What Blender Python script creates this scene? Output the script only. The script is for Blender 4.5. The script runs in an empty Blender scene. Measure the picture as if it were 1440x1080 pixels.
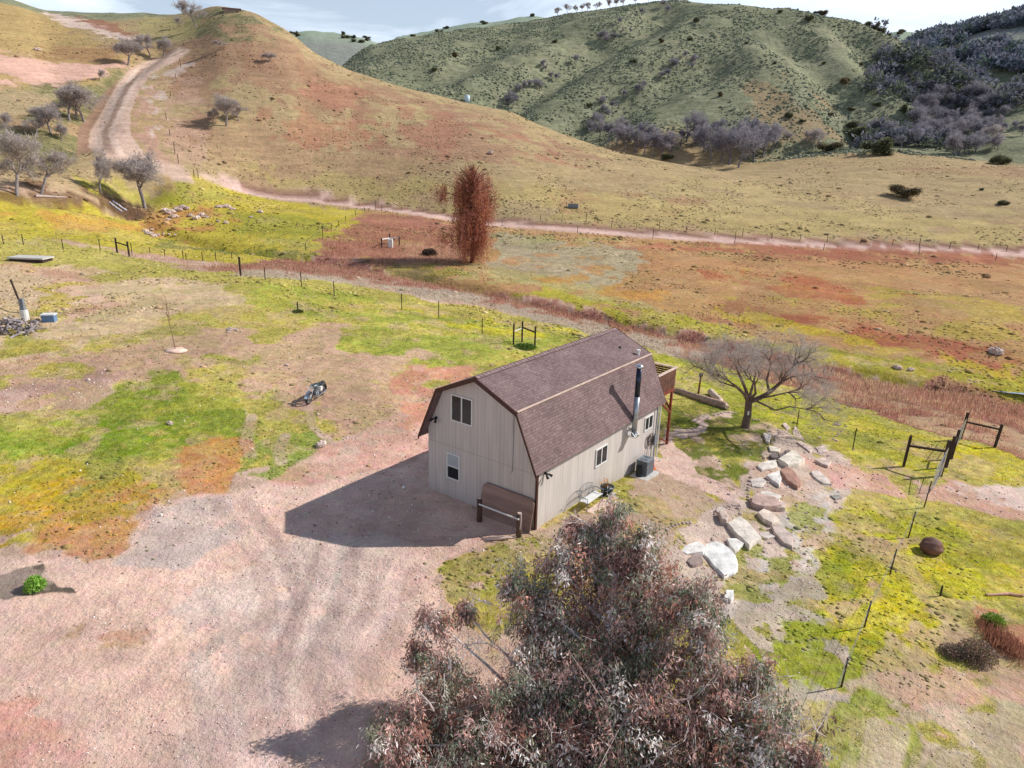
import bpy, math, random
import numpy as np
from mathutils import Vector, Matrix, Euler
R = math.radians
rng = np.random.default_rng(7)
random.seed(11)
scene = bpy.context.scene
col = scene.collection

# ------------------------------------------------------------------ camera
CF, CP, CR, CH = 1009.832, R(17.991), R(1.532), 14.906
cam_d = bpy.data.cameras.new("camera"); cam = bpy.data.objects.new("camera", cam_d); col.objects.link(cam)
cam_d.sensor_width = 36.0; cam_d.lens = 36.0 * CF / 1440.0
cam_d.clip_end = 20000; cam_d.clip_start = 0.1
cam.location = (0, 0, CH)
# image is rotated by +CR (clockwise on screen) -> camera rolls
cam.matrix_world = Matrix.Translation((0, 0, CH)) @ Matrix.Rotation(R(90) - CP, 4, 'X') @ Matrix.Rotation(CR, 4, 'Z')
scene.camera = cam

def ray(u, v):
    x, y = u - 720.0, v - 540.0
    c, s = math.cos(CR), math.sin(CR)
    x, y = c * x + s * y, -s * x + c * y
    a = (x / CF, -y / CF, 1.0)
    return np.array([a[0], a[2] * math.cos(CP) + a[1] * math.sin(CP), -a[2] * math.sin(CP) + a[1] * math.cos(CP)])
def azel(u, v):
    d = ray(u, v); h = math.hypot(d[0], d[1])
    return math.atan2(d[0], d[1]), d[2] / h          # azimuth (0 = +Y), tan(elevation)

# ------------------------------------------------------------------ noise
def _h(ix, iy, s):
    n = (ix.astype(np.int64) * 374761393 + iy.astype(np.int64) * 668265263 + s * 974711) & 0xffffffff
    n = ((n ^ (n >> 13)) * 1274126177) & 0xffffffff
    n = (n ^ (n >> 16)) & 0xffffffff
    return n / 4294967295.0
def vnoise(x, y, s=0):
    x = np.asarray(x, float); y = np.asarray(y, float)
    ix = np.floor(x); iy = np.floor(y); fx = x - ix; fy = y - iy
    fx = fx * fx * (3 - 2 * fx); fy = fy * fy * (3 - 2 * fy)
    a = _h(ix, iy, s); b = _h(ix + 1, iy, s); c = _h(ix, iy + 1, s); d = _h(ix + 1, iy + 1, s)
    return (a * (1 - fx) + b * fx) * (1 - fy) + (c * (1 - fx) + d * fx) * fy
def fbm(x, y, sc, oc=4, s=0):
    t = 0; a = 1; w = 0
    for i in range(oc):
        ca, sa = math.cos(i * 1.3), math.sin(i * 1.3)
        t = t + a * vnoise((x * ca - y * sa) / sc + i * 17.1, (x * sa + y * ca) / sc + i * 9.7, s + i); w += a; a *= .55; sc *= .5
    return t / w
def sstep(a, b, x):
    t = np.clip((x - a) / (b - a), 0, 1); return t * t * (3 - 2 * t)

# ------------------------------------------------------------------ terrain height
cp = []
for d_ in (3, 8, 14, 20, 27):
    for a_ in (-80, -50, -30, -15, 0, 15, 30, 50, 80):
        cp.append((R(a_), d_, 0.0 if not (a_ > 20 and d_ > 18) else -.4))
def cpz(u, v, z):
    a, e = azel(u, v); cp.append((a, (CH - z) / -e, z))
for q in [(923,650,-.6),(942,609,-.65),(1048,600,-.7),(1060,690,-.5),(980,780,-.3),(1100,800,-.5),(1290,640,-1),(1390,620,-1.2),(1308,780,-.8),
          (1400,900,-.6),(1180,960,-.4),(1440,700,-1.1),(1600,700,-1.1),(403,740,0),(757,745,0),(600,686,0),(0,800,.1),(0,700,.4),(200,690,.3),(250,560,1.0),(0,560,1.2),(-200,560,1.4),
          (440,567,.6),(600,560,.2),(245,492,1.6),(0,470,2.0),(415,437,1.5),(0,362,3),(-250,362,3.5),(45,362,3),(160,352,2.5),(373,395,2.2),(565,442,.8),(737,487,0),(880,500,-.9),
          (430,365,.8),(560,385,0),(700,412,-.6),(850,445,-1.3),(1000,480,-1.8),(1200,530,-2.2),(1420,555,-2.6),(1650,600,-3),
          (665,368,.2),(500,332,2),(800,370,.3),(1000,400,-.5),(1200,440,-1),(1440,480,-1.5),(1440,400,-.5),(1700,440,-1),
          (1440,355,.2),(1700,368,0),(1200,345,.6),(1000,335,1),(850,325,1.8),(700,315,2.3),(520,290,3.6),(350,265,6.2),(520,300,3.4),
          (205,292,3.8),(142,270,5.2),(30,274,5.0),(250,310,3),(350,300,3.8)]: cpz(*q)
for q in [(270,243,153),(200,250,148),(235,262,142),(300,275,144),(130,240,146),(0,240,147),(-250,245,147),(1050,238,245),(1230,217,260),(1200,264,197),(1440,291,190),(1440,242,240),(1400,226,300),(1230,240,225),(1100,256,200),(1700,250,240),(1300,208,300)]:
    a, e = azel(q[0], q[1]); cp.append((a, q[2], CH + e * q[2]))
for a_ in (-80, -50, -30, -12, 0):
    cp.append((R(a_), 200, 9)); cp.append((R(a_), 300, 14))
for a_ in (-80, -40, 0, 20, 40, 80):
    cp.append((R(a_), 480, 20)); cp.append((R(a_), 1500, 25)); cp.append((R(a_), 9000, 25))
cp.append((azel(130,222)[0],152,10.8)); cp.append((R(60), 200, 6)); cp.append((R(60), 300, 14)); cp.append((R(80), 100, -1)); cp.append((R(-80), 100, 4))
cp = np.array(cp)
CX = np.c_[cp[:, 0] * 2.0, np.log(cp[:, 1])]
def _tk(r2): return 0.5 * r2 * np.log(r2 + 1e-9)
_n = len(cp)
_A = np.zeros((_n + 3, _n + 3))
_A[:_n, :_n] = _tk(((CX[:, None] - CX[None]) ** 2).sum(-1)) + np.eye(_n) * 2e-3
_A[:_n, _n] = 1; _A[:_n, _n + 1:] = CX; _A[_n, :_n] = 1; _A[_n + 1:, :_n] = CX.T
_W = np.linalg.solve(_A, np.r_[cp[:, 2], 0, 0, 0])
def zbase(az, d):
    X = az * 2.0; Y = np.log(d); out = _W[_n] + _W[_n + 1] * X + _W[_n + 2] * Y
    for i in range(_n):
        out = out + _W[i] * _tk((X - CX[i, 0]) ** 2 + (Y - CX[i, 1]) ** 2)
    return out

_ga = np.linspace(-2.2, 2.2, 420); _gl = np.linspace(math.log(1.2), math.log(9500), 460)
_gz = zbase(np.repeat(_ga, 460), np.exp(np.tile(_gl, 420))).reshape(420, 460)
def zb(az, d):
    a = np.clip((az + 2.2) / 4.4 * 419, 0, 418.999); l = np.clip((np.log(d) - _gl[0]) / (_gl[-1] - _gl[0]) * 459, 0, 458.999)
    i = a.astype(int); j = l.astype(int); fa = a - i; fl = l - j
    return (_gz[i, j] * (1 - fa) + _gz[i + 1, j] * fa) * (1 - fl) + (_gz[i, j + 1] * (1 - fa) + _gz[i + 1, j + 1] * fa) * fl
class Hill:
    def __init__(s, sil, foot, back=.35, c=.5):
        A = sorted([(azel(u, v)[0], D, CH + azel(u, v)[1] * D) for u, v, D in sil])
        s.sa, s.sd, s.sz = map(np.array, zip(*A))
        F = []
        for q in foot:
            a, e = azel(q[0], q[1]); D = q[2] if len(q) == 3 else (CH - q[3]) / -e
            F.append((a, D, CH + e * D))
        s.fa, s.fd, s.fz = map(np.array, zip(*sorted(F))); s.back = back; s.c = c
        G = np.linspace(-1.6, 1.6, 3201)
        def sm(a, v, sg):
            y = np.interp(G, a, v); k = np.exp(-.5 * (np.arange(-150, 151) * .001 / sg) ** 2); k /= k.sum(); return np.convolve(np.pad(y, 150, 'edge'), k, 'valid')
        s.sd, s.sz = sm(s.sa, s.sd, .012), sm(s.sa, s.sz, .006); s.fd, s.fz = sm(s.fa, s.fd, .045), sm(s.fa, s.fz, .045); s.sa = s.fa = G
    def z(s, az, d):
        D1 = np.interp(az, s.sa, s.sd); z1 = np.interp(az, s.sa, s.sz)
        D0 = np.interp(az, s.fa, s.fd); z0 = np.interp(az, s.fa, s.fz)
        t = (d - D0) / (D1 - D0); tc = np.clip(t, 0, 1)
        P = (1 - s.c) * tc + s.c * (1.5 * tc - .5 * tc ** 3)
        z = z0 + (z1 - z0) * P
        z = np.where(t < 0, z0 - (D0 - d) * .7, z)
        b = np.maximum(d - D1, 0)
        return np.where(t > 1, z1 - s.back * b * b / (b + 12), z)
hA = Hill([(-300,-60,300),(0,-6,300),(30,2,305),(60,14,305),(110,16,305),(200,19,292),(250,20,272),(275,17,260),(290,12,252),(305,9,246),(345,14,238),(365,21,234),(400,40,228),(440,75,225),
           (490,100,222),(560,120,220),(640,140,218),(720,160,215),(800,195,210),(880,218,205),(950,232,202),(1000,240,200),(1100,255,198),(1200,264,195),(1300,276,192),(1440,292,188),(1700,320,185)],
          [(-300,250,150),(0,236,150),(130,222,150),(270,242,150),(350,262,160),(520,288,0,3.8),(700,312,0,2.6),(850,322,0,2),(1000,332,0,1.3),(1200,343,0,.8),(1440,352,0,.4),(1700,364,0,.1)], .4, .35)
hB = Hill([(380,140,380),(430,125,380),(480,95,390),(500,80,400),(520,68,420),(545,60,430),(620,48,450),(700,36,470),(770,27,480),(800,20,480),(850,12,470),(900,6,455),(940,1,450),(990,3,445),(1030,6,440),
           (1100,14,430),(1160,20,425),(1200,28,418),(1240,46,410),(1270,62,402),(1300,80,395),(1350,110,380),(1376,127,370),(1400,160,360),(1450,260,330)],
          [(380,170,290),(700,168,275),(830,200,262),(930,228,252),(1000,222,262),(1100,205,280),(1200,190,300),(1280,190,320),(1330,175,330),(1380,180,340),(1450,262,320)], .5, .45)
hC = Hill([(1180,170,640),(1230,120,650),(1262,80,700),(1290,60,740),(1320,50,740),(1350,45,730),(1400,33,700),(1440,24,690),(1520,5,680),(1800,-20,680)],
          [(1180,180,420),(1280,150,440),(1370,140,430),(1440,140,420),(1800,150,420)], .3, .2)
hE = Hill([(1330,200,320),(1370,170,340),(1400,140,365),(1420,129,370),(1440,125,375),(1520,110,380),(1800,100,380)],
          [(1330,215,290),(1360,226,285),(1400,232,280),(1440,236,275),(1800,246,275)], .35, .3)
hF = Hill([(300,80,1000),(360,62,1000),(397,48,1000),(433,42,1000),(470,45,980),(500,50,960),(525,57,950),(540,61,950),(557,52,1000),(607,43,1050),(640,36,1050),(667,30,1050),(693,31,1050),(730,24,1050),(753,22,1050),(775,27,1050),(820,50,1050),
           (900,90,1050),(1150,90,1050),(1225,62,1050),(1245,47,1050),(1265,43,1050),(1300,46,1050),(1340,52,1050),(1400,90,1050),(1700,90,1050)],
          [(300,160,600),(900,160,600),(1300,160,600),(1700,160,600)], .3, .2)
HILLS = [hA, hB, hC, hE, hF]
GUL = []
def smax(a, b, k):
    h = np.clip(.5 + .5 * (a - b) / k, 0, 1); return b * (1 - h) + a * h + k * h * (1 - h)
def seg_dist(x, y, P):
    best = np.full(np.shape(x), 1e9)
    for (x0, y0), (x1, y1) in zip(P[:-1], P[1:]):
        dx, dy = x1 - x0, y1 - y0; t = np.clip(((x - x0) * dx + (y - y0) * dy) / (dx * dx + dy * dy + 1e-9), 0, 1)
        best = np.minimum(best, np.hypot(x - x0 - t * dx, y - y0 - t * dy))
    return best
def height(x, y):
    if np.ndim(x) == 0: return height(np.array([x], float), np.array([y], float))[0]
    x = np.asarray(x, float); y = np.asarray(y, float)
    d = np.hypot(x, y) + 1e-6; az = np.arctan2(x, y)
    z = zb(az, d)
    for h, k in zip(HILLS, (1.5, 3, 4, 3, 6)): z = smax(h.z(az, d), z, k)
    fa = sstep(130, 260, d)
    z = z + (fbm(x, y, 6, 3, 3) - .5) * .16 * sstep(30, 60, d) + (fbm(x, y, 1.1, 2, 5) - .5) * .05
    z = z + (fbm(x, y, 26, 4, 9) - .5) * 2.2 * fa
    z = z + (fbm(x, y, 45, 5, 12) - .5) * 9 * sstep(270, 330, d) * sstep(470, 380, d) ** .5 + (fbm(x, y, 70, 4, 12) - .5) * 16 * sstep(480, 560, d) * sstep(680, 600, d)
    for P, dep, wid in GUL:
        xs = [q[0] for q in P]; ys = [q[1] for q in P]; b = 2.6 * wid; k = (x > min(xs) - b) & (x < max(xs) + b) & (y > min(ys) - b) & (y < max(ys) + b)
        if k.any():
            z = np.array(z, float); g = seg_dist(x[k], y[k], P); z[k] = z[k] - dep * np.exp(-(g / wid) ** 2)
    return z
_TS = np.exp(np.linspace(math.log(6), math.log(1300), 1500))
def at(u, v, z=True):
    """where the ray of a photograph point meets the terrain"""
    d = ray(u, v); h = math.hypot(d[0], d[1]); dx, dy, e = d[0] / h, d[1] / h, d[2] / h
    g = height(_TS * dx, _TS * dy) - (CH + e * _TS)
    i = np.argmax(g > 0)
    if g[i] <= 0: i = len(_TS) - 1
    lo, hi = _TS[max(i - 1, 0)], _TS[i]
    for _ in range(3):
        ts = np.linspace(lo, hi, 6); gg = height(ts * dx, ts * dy) - (CH + e * ts)
        j = int(np.argmax(gg > 0)); j = max(j, 1); lo, hi = ts[j - 1], ts[j]
    t = (lo + hi) / 2
    return Vector((t * dx, t * dy, float(height(t * dx, t * dy))))
def atd(u, D):                       # on the azimuth of column u at distance D
    a = azel(u, 200)[0]; x, y = D * math.sin(a), D * math.cos(a)
    return Vector((x, y, float(height(x, y))))
def xy(pts): return [tuple(at(*p)[:2]) for p in pts]
_g = [(xy([(938,10),(900,30),(857,50),(810,78),(773,97),(713,133),(690,148)]), 9, 13),
      (xy([(1000,80),(957,97),(915,118),(880,133),(840,160),(813,180)]), 8, 12),
      (xy([(1215,45),(1235,75),(1253,97),(1290,122),(1325,138)]), 9, 12),
      (xy([(1120,60),(1160,100),(1190,140),(1215,180)]), 6, 12),
      (xy([(700,60),(650,90),(600,105)]), 5, 12),
      (xy([(200,310),(300,345),(430,364),(560,384),(640,399),(750,424),(880,452),(960,472),(1060,494),(1160,514),(1300,540),(1440,560)]), 1.2, 1.5),
      (xy([(180,298),(120,290),(60,280),(0,283)]), 1.2, 2.5),
      (xy([(118,200),(135,150),(160,110),(220,72)]), 2.0, 3.5)]
GUL = _g

# ------------------------------------------------------------------ helpers
def lin(c): return tuple(((x / 255.) / 12.92 if x / 255. <= .04045 else ((x / 255. + .055) / 1.055) ** 2.4) for x in c)
GAIN = 1.06
def alb(c): return np.array([x * GAIN for x in lin(c)])
def tag(o, label=None, cat=None, group=None, kind=None):
    if label: o["label"] = label
    if cat: o["category"] = cat
    if group: o["group"] = group
    if kind: o["kind"] = kind
    return o
def empty(name, loc, rz=0, label=None, cat=None, group=None):
    o = bpy.data.objects.new(name, None); o.location = loc; o.rotation_euler = (0, 0, rz); o.empty_display_size = .3
    col.objects.link(o); return tag(o, label, cat, group)
class MB:
    """collects shapes; build() links them as one mesh object"""
    def __init__(s): s.v = []; s.f = []; s.c = []; s.n = 0
    def add(s, V, F, C=None):
        V = np.asarray(V, float).reshape(-1, 3)
        s.v.append(V); s.f.append([tuple(int(i) + s.n for i in f) for f in F]); s.n += len(V)
        s.c.append(np.tile(np.array(C if C is not None else (1, 1, 1), float), (len(V), 1)) if C is None or np.ndim(C) == 1 else np.asarray(C)); return s
    def box(s, a, b, rz=0, piv=None, C=None):
        (x0, y0, z0), (x1, y1, z1) = a, b
        V = np.array([(x, y, z) for z in (z0, z1) for y in (y0, y1) for x in (x0, x1)])
        if rz:
            pc = np.array(piv if piv is not None else ((x0 + x1) / 2, (y0 + y1) / 2)); c, t = math.cos(rz), math.sin(rz)
            q = V[:, :2] - pc; V[:, 0] = pc[0] + c * q[:, 0] - t * q[:, 1]; V[:, 1] = pc[1] + t * q[:, 0] + c * q[:, 1]
        return s.add(V, [(0,2,3,1),(4,5,7,6),(0,1,5,4),(2,6,7,3),(0,4,6,2),(1,3,7,5)], C)
    def bar(s, p, q, w, h=None, up=(0, 0, 1), C=None):
        p = Vector(p); q = Vector(q); h = h or w; d = (q - p).normalized(); u = Vector(up)
        if abs(d.dot(u)) > .97: u = Vector((1, 0, 0))
        x = d.cross(u).normalized() * w / 2; y = x.cross(d).normalized() * h / 2
        V = [P + a * x + b * y for P in (p, q) for a, b in ((-1, -1), (1, -1), (1, 1), (-1, 1))]
        return s.add(V, [(3,2,1,0),(4,5,6,7),(0,1,5,4),(1,2,6,5),(2,3,7,6),(3,0,4,7)], C)
    def tube(s, pts, r, n=8, C=None, cap=True):
        pts = [Vector(p) for p in pts]; rr = r if hasattr(r, '__len__') else [r] * len(pts); V = []; F = []
        for i, p in enumerate(pts):
            d = (pts[min(i + 1, len(pts) - 1)] - pts[max(i - 1, 0)]).normalized(); u = Vector((0, 0, 1)) if abs(d.z) < .9 else Vector((1, 0, 0))
            x = d.cross(u).normalized(); y = x.cross(d)
            V += [p + (x * math.cos(6.2832 * k / n) + y * math.sin(6.2832 * k / n)) * rr[i] for k in range(n)]
        for i in range(len(pts) - 1):
            for k in range(n): F.append((i * n + k, (i + 1) * n + k, (i + 1) * n + (k + 1) % n, i * n + (k + 1) % n))
        if cap: F.append(tuple(range(n))); F.append(tuple(range(len(pts) * n - 1, len(pts) * n - n - 1, -1)))
        return s.add(V, F, C)
    def ring(s, c, ax, R_, r, n=20, m=6, C=None):
        ax = Vector(ax).normalized(); u = Vector((0, 0, 1)) if abs(ax.z) < .9 else Vector((1, 0, 0)); x = ax.cross(u).normalized(); y = ax.cross(x); V = []; F = []
        for i in range(n):
            a = 6.2832 * i / n; d = x * math.cos(a) + y * math.sin(a)
            for k in range(m):
                b = 6.2832 * k / m; V.append(Vector(c) + d * (R_ + r * math.cos(b)) + ax * r * math.sin(b))
        for i in range(n):
            for k in range(m): F.append((i * m + k, i * m + (k + 1) % m, ((i + 1) % n) * m + (k + 1) % m, ((i + 1) % n) * m + k))
        return s.add(V, F, C)
    def blob(s, c, r, seed=0, sub=1, amp=.25, C=None, flat=0.0):
        V, F = ICO[sub]; V = V.copy(); r = np.array(r if hasattr(r, '__len__') else (r, r, r))
        g = np.random.default_rng(seed); k = 1 + amp * (g.random(len(V)) - .5) * 2
        V = V * k[:, None] * r
        return s.add(V + np.array(c), F, C)
    def build(s, name, m, parent=None, smooth=False):
        me = bpy.data.meshes.new(name); V = np.concatenate(s.v); me.from_pydata(V.tolist(), [], [f for q in s.f for f in q])
        ca = me.color_attributes.new("Col", 'FLOAT_COLOR', 'POINT'); C = np.c_[np.concatenate(s.c), np.ones(len(V))]; ca.data.foreach_set("color", C.ravel().astype(np.float32))
        if smooth: me.polygons.foreach_set("use_smooth", [True] * len(me.polygons))
        me.materials.append(m); me.validate(); me.update()
        o = bpy.data.objects.new(name, me); col.objects.link(o)
        if parent: o.parent = parent
        return o
def _ico(sub):
    t = (1 + 5 ** .5) / 2
    V = [(-1,t,0),(1,t,0),(-1,-t,0),(1,-t,0),(0,-1,t),(0,1,t),(0,-1,-t),(0,1,-t),(t,0,-1),(t,0,1),(-t,0,-1),(-t,0,1)]
    F = [(0,11,5),(0,5,1),(0,1,7),(0,7,10),(0,10,11),(1,5,9),(5,11,4),(11,10,2),(10,7,6),(7,1,8),(3,9,4),(3,4,2),(3,2,6),(3,6,8),(3,8,9),(4,9,5),(2,4,11),(6,2,10),(8,6,7),(9,8,1)]
    V = [np.array(v) / np.linalg.norm(v) for v in V]
    for _ in range(sub):
        c = {}; G = []
        def mid(a, b):
            k = (min(a, b), max(a, b))
            if k not in c: q = V[a] + V[b]; V.append(q / np.linalg.norm(q)); c[k] = len(V) - 1
            return c[k]
        for a, b, d in F:
            x, y, z = mid(a, b), mid(b, d), mid(d, a); G += [(a, x, z), (b, y, x), (d, z, y), (x, y, z)]
        F = G
    return np.array(V), F
ICO = [_ico(i) for i in range(4)]
def rawmesh(name, V, F, C, m, parent=None, smooth=False):
    """fast path: V (n,3), F (k,3|4) ints, C (n,3) colours"""
    me = bpy.data.meshes.new(name); V = np.asarray(V, np.float32); F = np.asarray(F, np.int32); k = F.shape[1]
    me.vertices.add(len(V)); me.vertices.foreach_set("co", V.ravel())
    me.loops.add(F.size); me.loops.foreach_set("vertex_index", F.ravel())
    me.polygons.add(len(F)); me.polygons.foreach_set("loop_start", np.arange(0, F.size, k, dtype=np.int32)); me.polygons.foreach_set("loop_total", np.full(len(F), k, np.int32))
    if smooth: me.polygons.foreach_set("use_smooth", np.ones(len(F), bool))
    ca = me.color_attributes.new("Col", 'FLOAT_COLOR', 'POINT'); ca.data.foreach_set("color", np.c_[C, np.ones(len(V))].ravel().astype(np.float32))
    me.materials.append(m); me.update(calc_edges=True)
    o = bpy.data.objects.new(name, me); col.objects.link(o)
    if parent: o.parent = parent
    return o
def unit(a): return a / (np.linalg.norm(a, axis=-1, keepdims=True) + 1e-9)
def tubes(P0, P1, R0, R1, n=4):
    P0, P1 = np.asarray(P0, float), np.asarray(P1, float); R0, R1 = np.asarray(R0, float), np.asarray(R1, float)
    d = unit(P1 - P0); u = np.where(np.abs(d[:, 2:3]) < .9, np.array([[0, 0, 1.]]), np.array([[1., 0, 0]]))
    x = unit(np.cross(d, u)); y = np.cross(x, d); k = np.arange(n) * 2 * np.pi / n
    ring = x[:, None] * np.cos(k)[None, :, None] + y[:, None] * np.sin(k)[None, :, None]
    V = np.concatenate([P0[:, None] + ring * R0[:, None, None], P1[:, None] + ring * R1[:, None, None]], 1).reshape(-1, 3)
    i = np.arange(n); f = np.stack([i, (i + 1) % n, n + (i + 1) % n, n + i], 1)
    F = (f[None] + (np.arange(len(P0)) * 2 * n)[:, None, None]).reshape(-1, 4)
    return V, F
def cards(P, L, Wd, dirs=None, g=rng):
    """one small bent-free leaf quad (diamond) per point, long axis dirs"""
    n = len(P); d = unit(g.normal(size=(n, 3))) if dirs is None else unit(dirs); s = unit(np.cross(d, g.normal(size=(n, 3))))
    L = np.broadcast_to(L, n)[:, None]; Wd = np.broadcast_to(Wd, n)[:, None]
    V = np.stack([P, P + d * L * .5 + s * Wd * .5, P + d * L, P + d * L * .5 - s * Wd * .5], 1).reshape(-1, 3)
    F = np.arange(4 * n).reshape(-1, 4); return V, F

# ------------------------------------------------------------------ materials
def mat(name, c=None, rough=.8, sc=4, amt=.25, bump=.2, bsc=None, attr=False, metal=0, spec=.3, sc2=None, stretch=None, trans=0):
    m = bpy.data.materials.new(name); m.use_nodes = True; t = m.node_tree; N = t.nodes; L = t.links; b = N["Principled BSDF"]
    b.inputs["Roughness"].default_value = rough; b.inputs["Metallic"].default_value = metal; b.inputs["Specular IOR Level"].default_value = spec
    tc = N.new("ShaderNodeTexCoord"); vec = tc.outputs["Object"]
    if stretch:
        mp = N.new("ShaderNodeMapping"); mp.inputs["Scale"].default_value = stretch; L.new(vec, mp.inputs[0]); vec = mp.outputs[0]
    nz = N.new("ShaderNodeTexNoise"); nz.inputs["Scale"].default_value = sc; nz.inputs["Detail"].default_value = 6; L.new(vec, nz.inputs["Vector"])
    mr = N.new("ShaderNodeMapRange"); mr.inputs[1].default_value = .3; mr.inputs[2].default_value = .7; mr.inputs[3].default_value = 1 - amt; mr.inputs[4].default_value = 1 + amt; L.new(nz.outputs[0], mr.inputs[0])
    mx = N.new("ShaderNodeVectorMath"); mx.operation = 'SCALE'; L.new(mr.outputs[0], mx.inputs["Scale"])
    if attr:
        a = N.new("ShaderNodeAttribute"); a.attribute_name = "Col"; L.new(a.outputs["Color"], mx.inputs[0])
    else: mx.inputs[0].default_value = tuple(c)
    L.new(mx.outputs[0], b.inputs["Base Color"])
    if bump:
        n2 = N.new("ShaderNodeTexNoise"); n2.inputs["Scale"].default_value = bsc or sc * 4; n2.inputs["Detail"].default_value = 4; L.new(vec, n2.inputs["Vector"])
        bp = N.new("ShaderNodeBump"); bp.inputs["Strength"].default_value = bump; bp.inputs["Distance"].default_value = .03; L.new(n2.outputs[0], bp.inputs["Height"]); L.new(bp.outputs[0], b.inputs["Normal"])
    if trans:
        tr = N.new("ShaderNodeBsdfTranslucent"); L.new(mx.outputs[0], tr.inputs[0]); ms = N.new("ShaderNodeMixShader"); ms.inputs[0].default_value = trans
        L.new(b.outputs[0], ms.inputs[1]); L.new(tr.outputs[0], ms.inputs[2]); L.new(ms.outputs[0], N["Material Output"].inputs[0])
    return m
M = {}
M['leaf'] = mat("leaf", attr=True, rough=.55, sc=3, amt=.2, bump=0, spec=.5, trans=.28)
M['twig'] = mat("twig", attr=True, rough=.85, sc=6, amt=.25, bump=0, spec=.1, trans=.35)
M['bark'] = mat("bark", attr=True, rough=.9, sc=5, amt=.35, bump=.6, bsc=14, spec=.1)
M['grass'] = mat("grass", attr=True, rough=.8, sc=2, amt=.2, bump=0, spec=.1, trans=.5)
M['rock'] = mat("rock", attr=True, rough=.9, sc=2.5, amt=.28, bump=.7, bsc=9, spec=.15)
M['scrub'] = mat("scrub", attr=True, rough=.9, sc=.8, amt=.35, bump=.6, bsc=3, spec=.1)
M['wood'] = mat("weathered wood", alb((92,72,62)), sc=3, amt=.4, bump=.5, stretch=(1, 1, .3), bsc=20)
M['darkwood'] = mat("dark wood", alb((62,48,44)), sc=3, amt=.4, bump=.5, bsc=20)
M['redwood'] = mat("redwood stain", alb((125,62,48)), sc=3, amt=.3, bump=.3, bsc=20)
M['deckrail'] = mat("deck rail wood", alb((104,68,56)), sc=3, amt=.35, bump=.3, bsc=20)
M['railtop'] = mat("pale rail cap", alb((205,180,165)), sc=3, amt=.2, bump=.2)
M['white'] = mat("white paint", (.75,.75,.74), rough=.5, sc=3, amt=.07, bump=.05)
M['fascia'] = mat("brown fascia", alb((74,48,42)), rough=.6, sc=4, amt=.2, bump=.1)
M['steel'] = mat("galvanised steel", (.42,.46,.5), rough=.38, metal=.85, sc=7, amt=.18, bump=.05)
M['wire'] = mat("grey mesh", (.5,.55,.58), rough=.45, metal=.6, sc=7, amt=.15, bump=0)
M['post'] = mat("rusty post", alb((70,56,50)), rough=.8, sc=6, amt=.3, bump=.1)
M['black'] = mat("black plastic", (.018,.02,.024), rough=.45, sc=8, amt=.3, bump=.1)
M['grey'] = mat("grey metal", (.2,.22,.25), rough=.5, sc=6, amt=.2, bump=.1)
M['concrete'] = mat("concrete", (.55,.53,.5), rough=.9, sc=5, amt=.15, bump=.3)
M['blue'] = mat("blue plastic", (.13,.24,.42), rough=.5, sc=5, amt=.15, bump=.1)
M['orange'] = mat("orange plastic", (.6,.17,.06), rough=.5, sc=5, amt=.15, bump=.1)
M['board'] = mat("weathered panel", alb((148,122,112)), rough=.8, sc=1.5, amt=.3, bump=.3, bsc=12, stretch=(1, .3, 2))
M['boulder'] = mat("brown boulder", alb((118,84,74)), rough=.75, sc=2, amt=.4, bump=.8, bsc=5)
M['rubber'] = mat("tyre rubber", (.02,.02,.02), rough=.8, sc=9, amt=.3, bump=.3)
M['chrome'] = mat("chrome", (.75,.77,.8), rough=.22, metal=.95, sc=5, amt=.05, bump=0)
M['seatleather'] = mat("black leather", (.02,.022,.03), rough=.4, sc=9, amt=.2, bump=.2)
M['greenblue'] = mat("teal paint", (.03,.07,.09), rough=.3, sc=5, amt=.1, bump=0, spec=.6)
M['glass'] = mat("window glass", (.02,.025,.03), rough=.1, sc=1.2, amt=.5, bump=0, spec=.4)
M['blind'] = mat("window blind", (.42,.46,.5), rough=.35, sc=2, amt=.1, bump=0, spec=.6)

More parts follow.
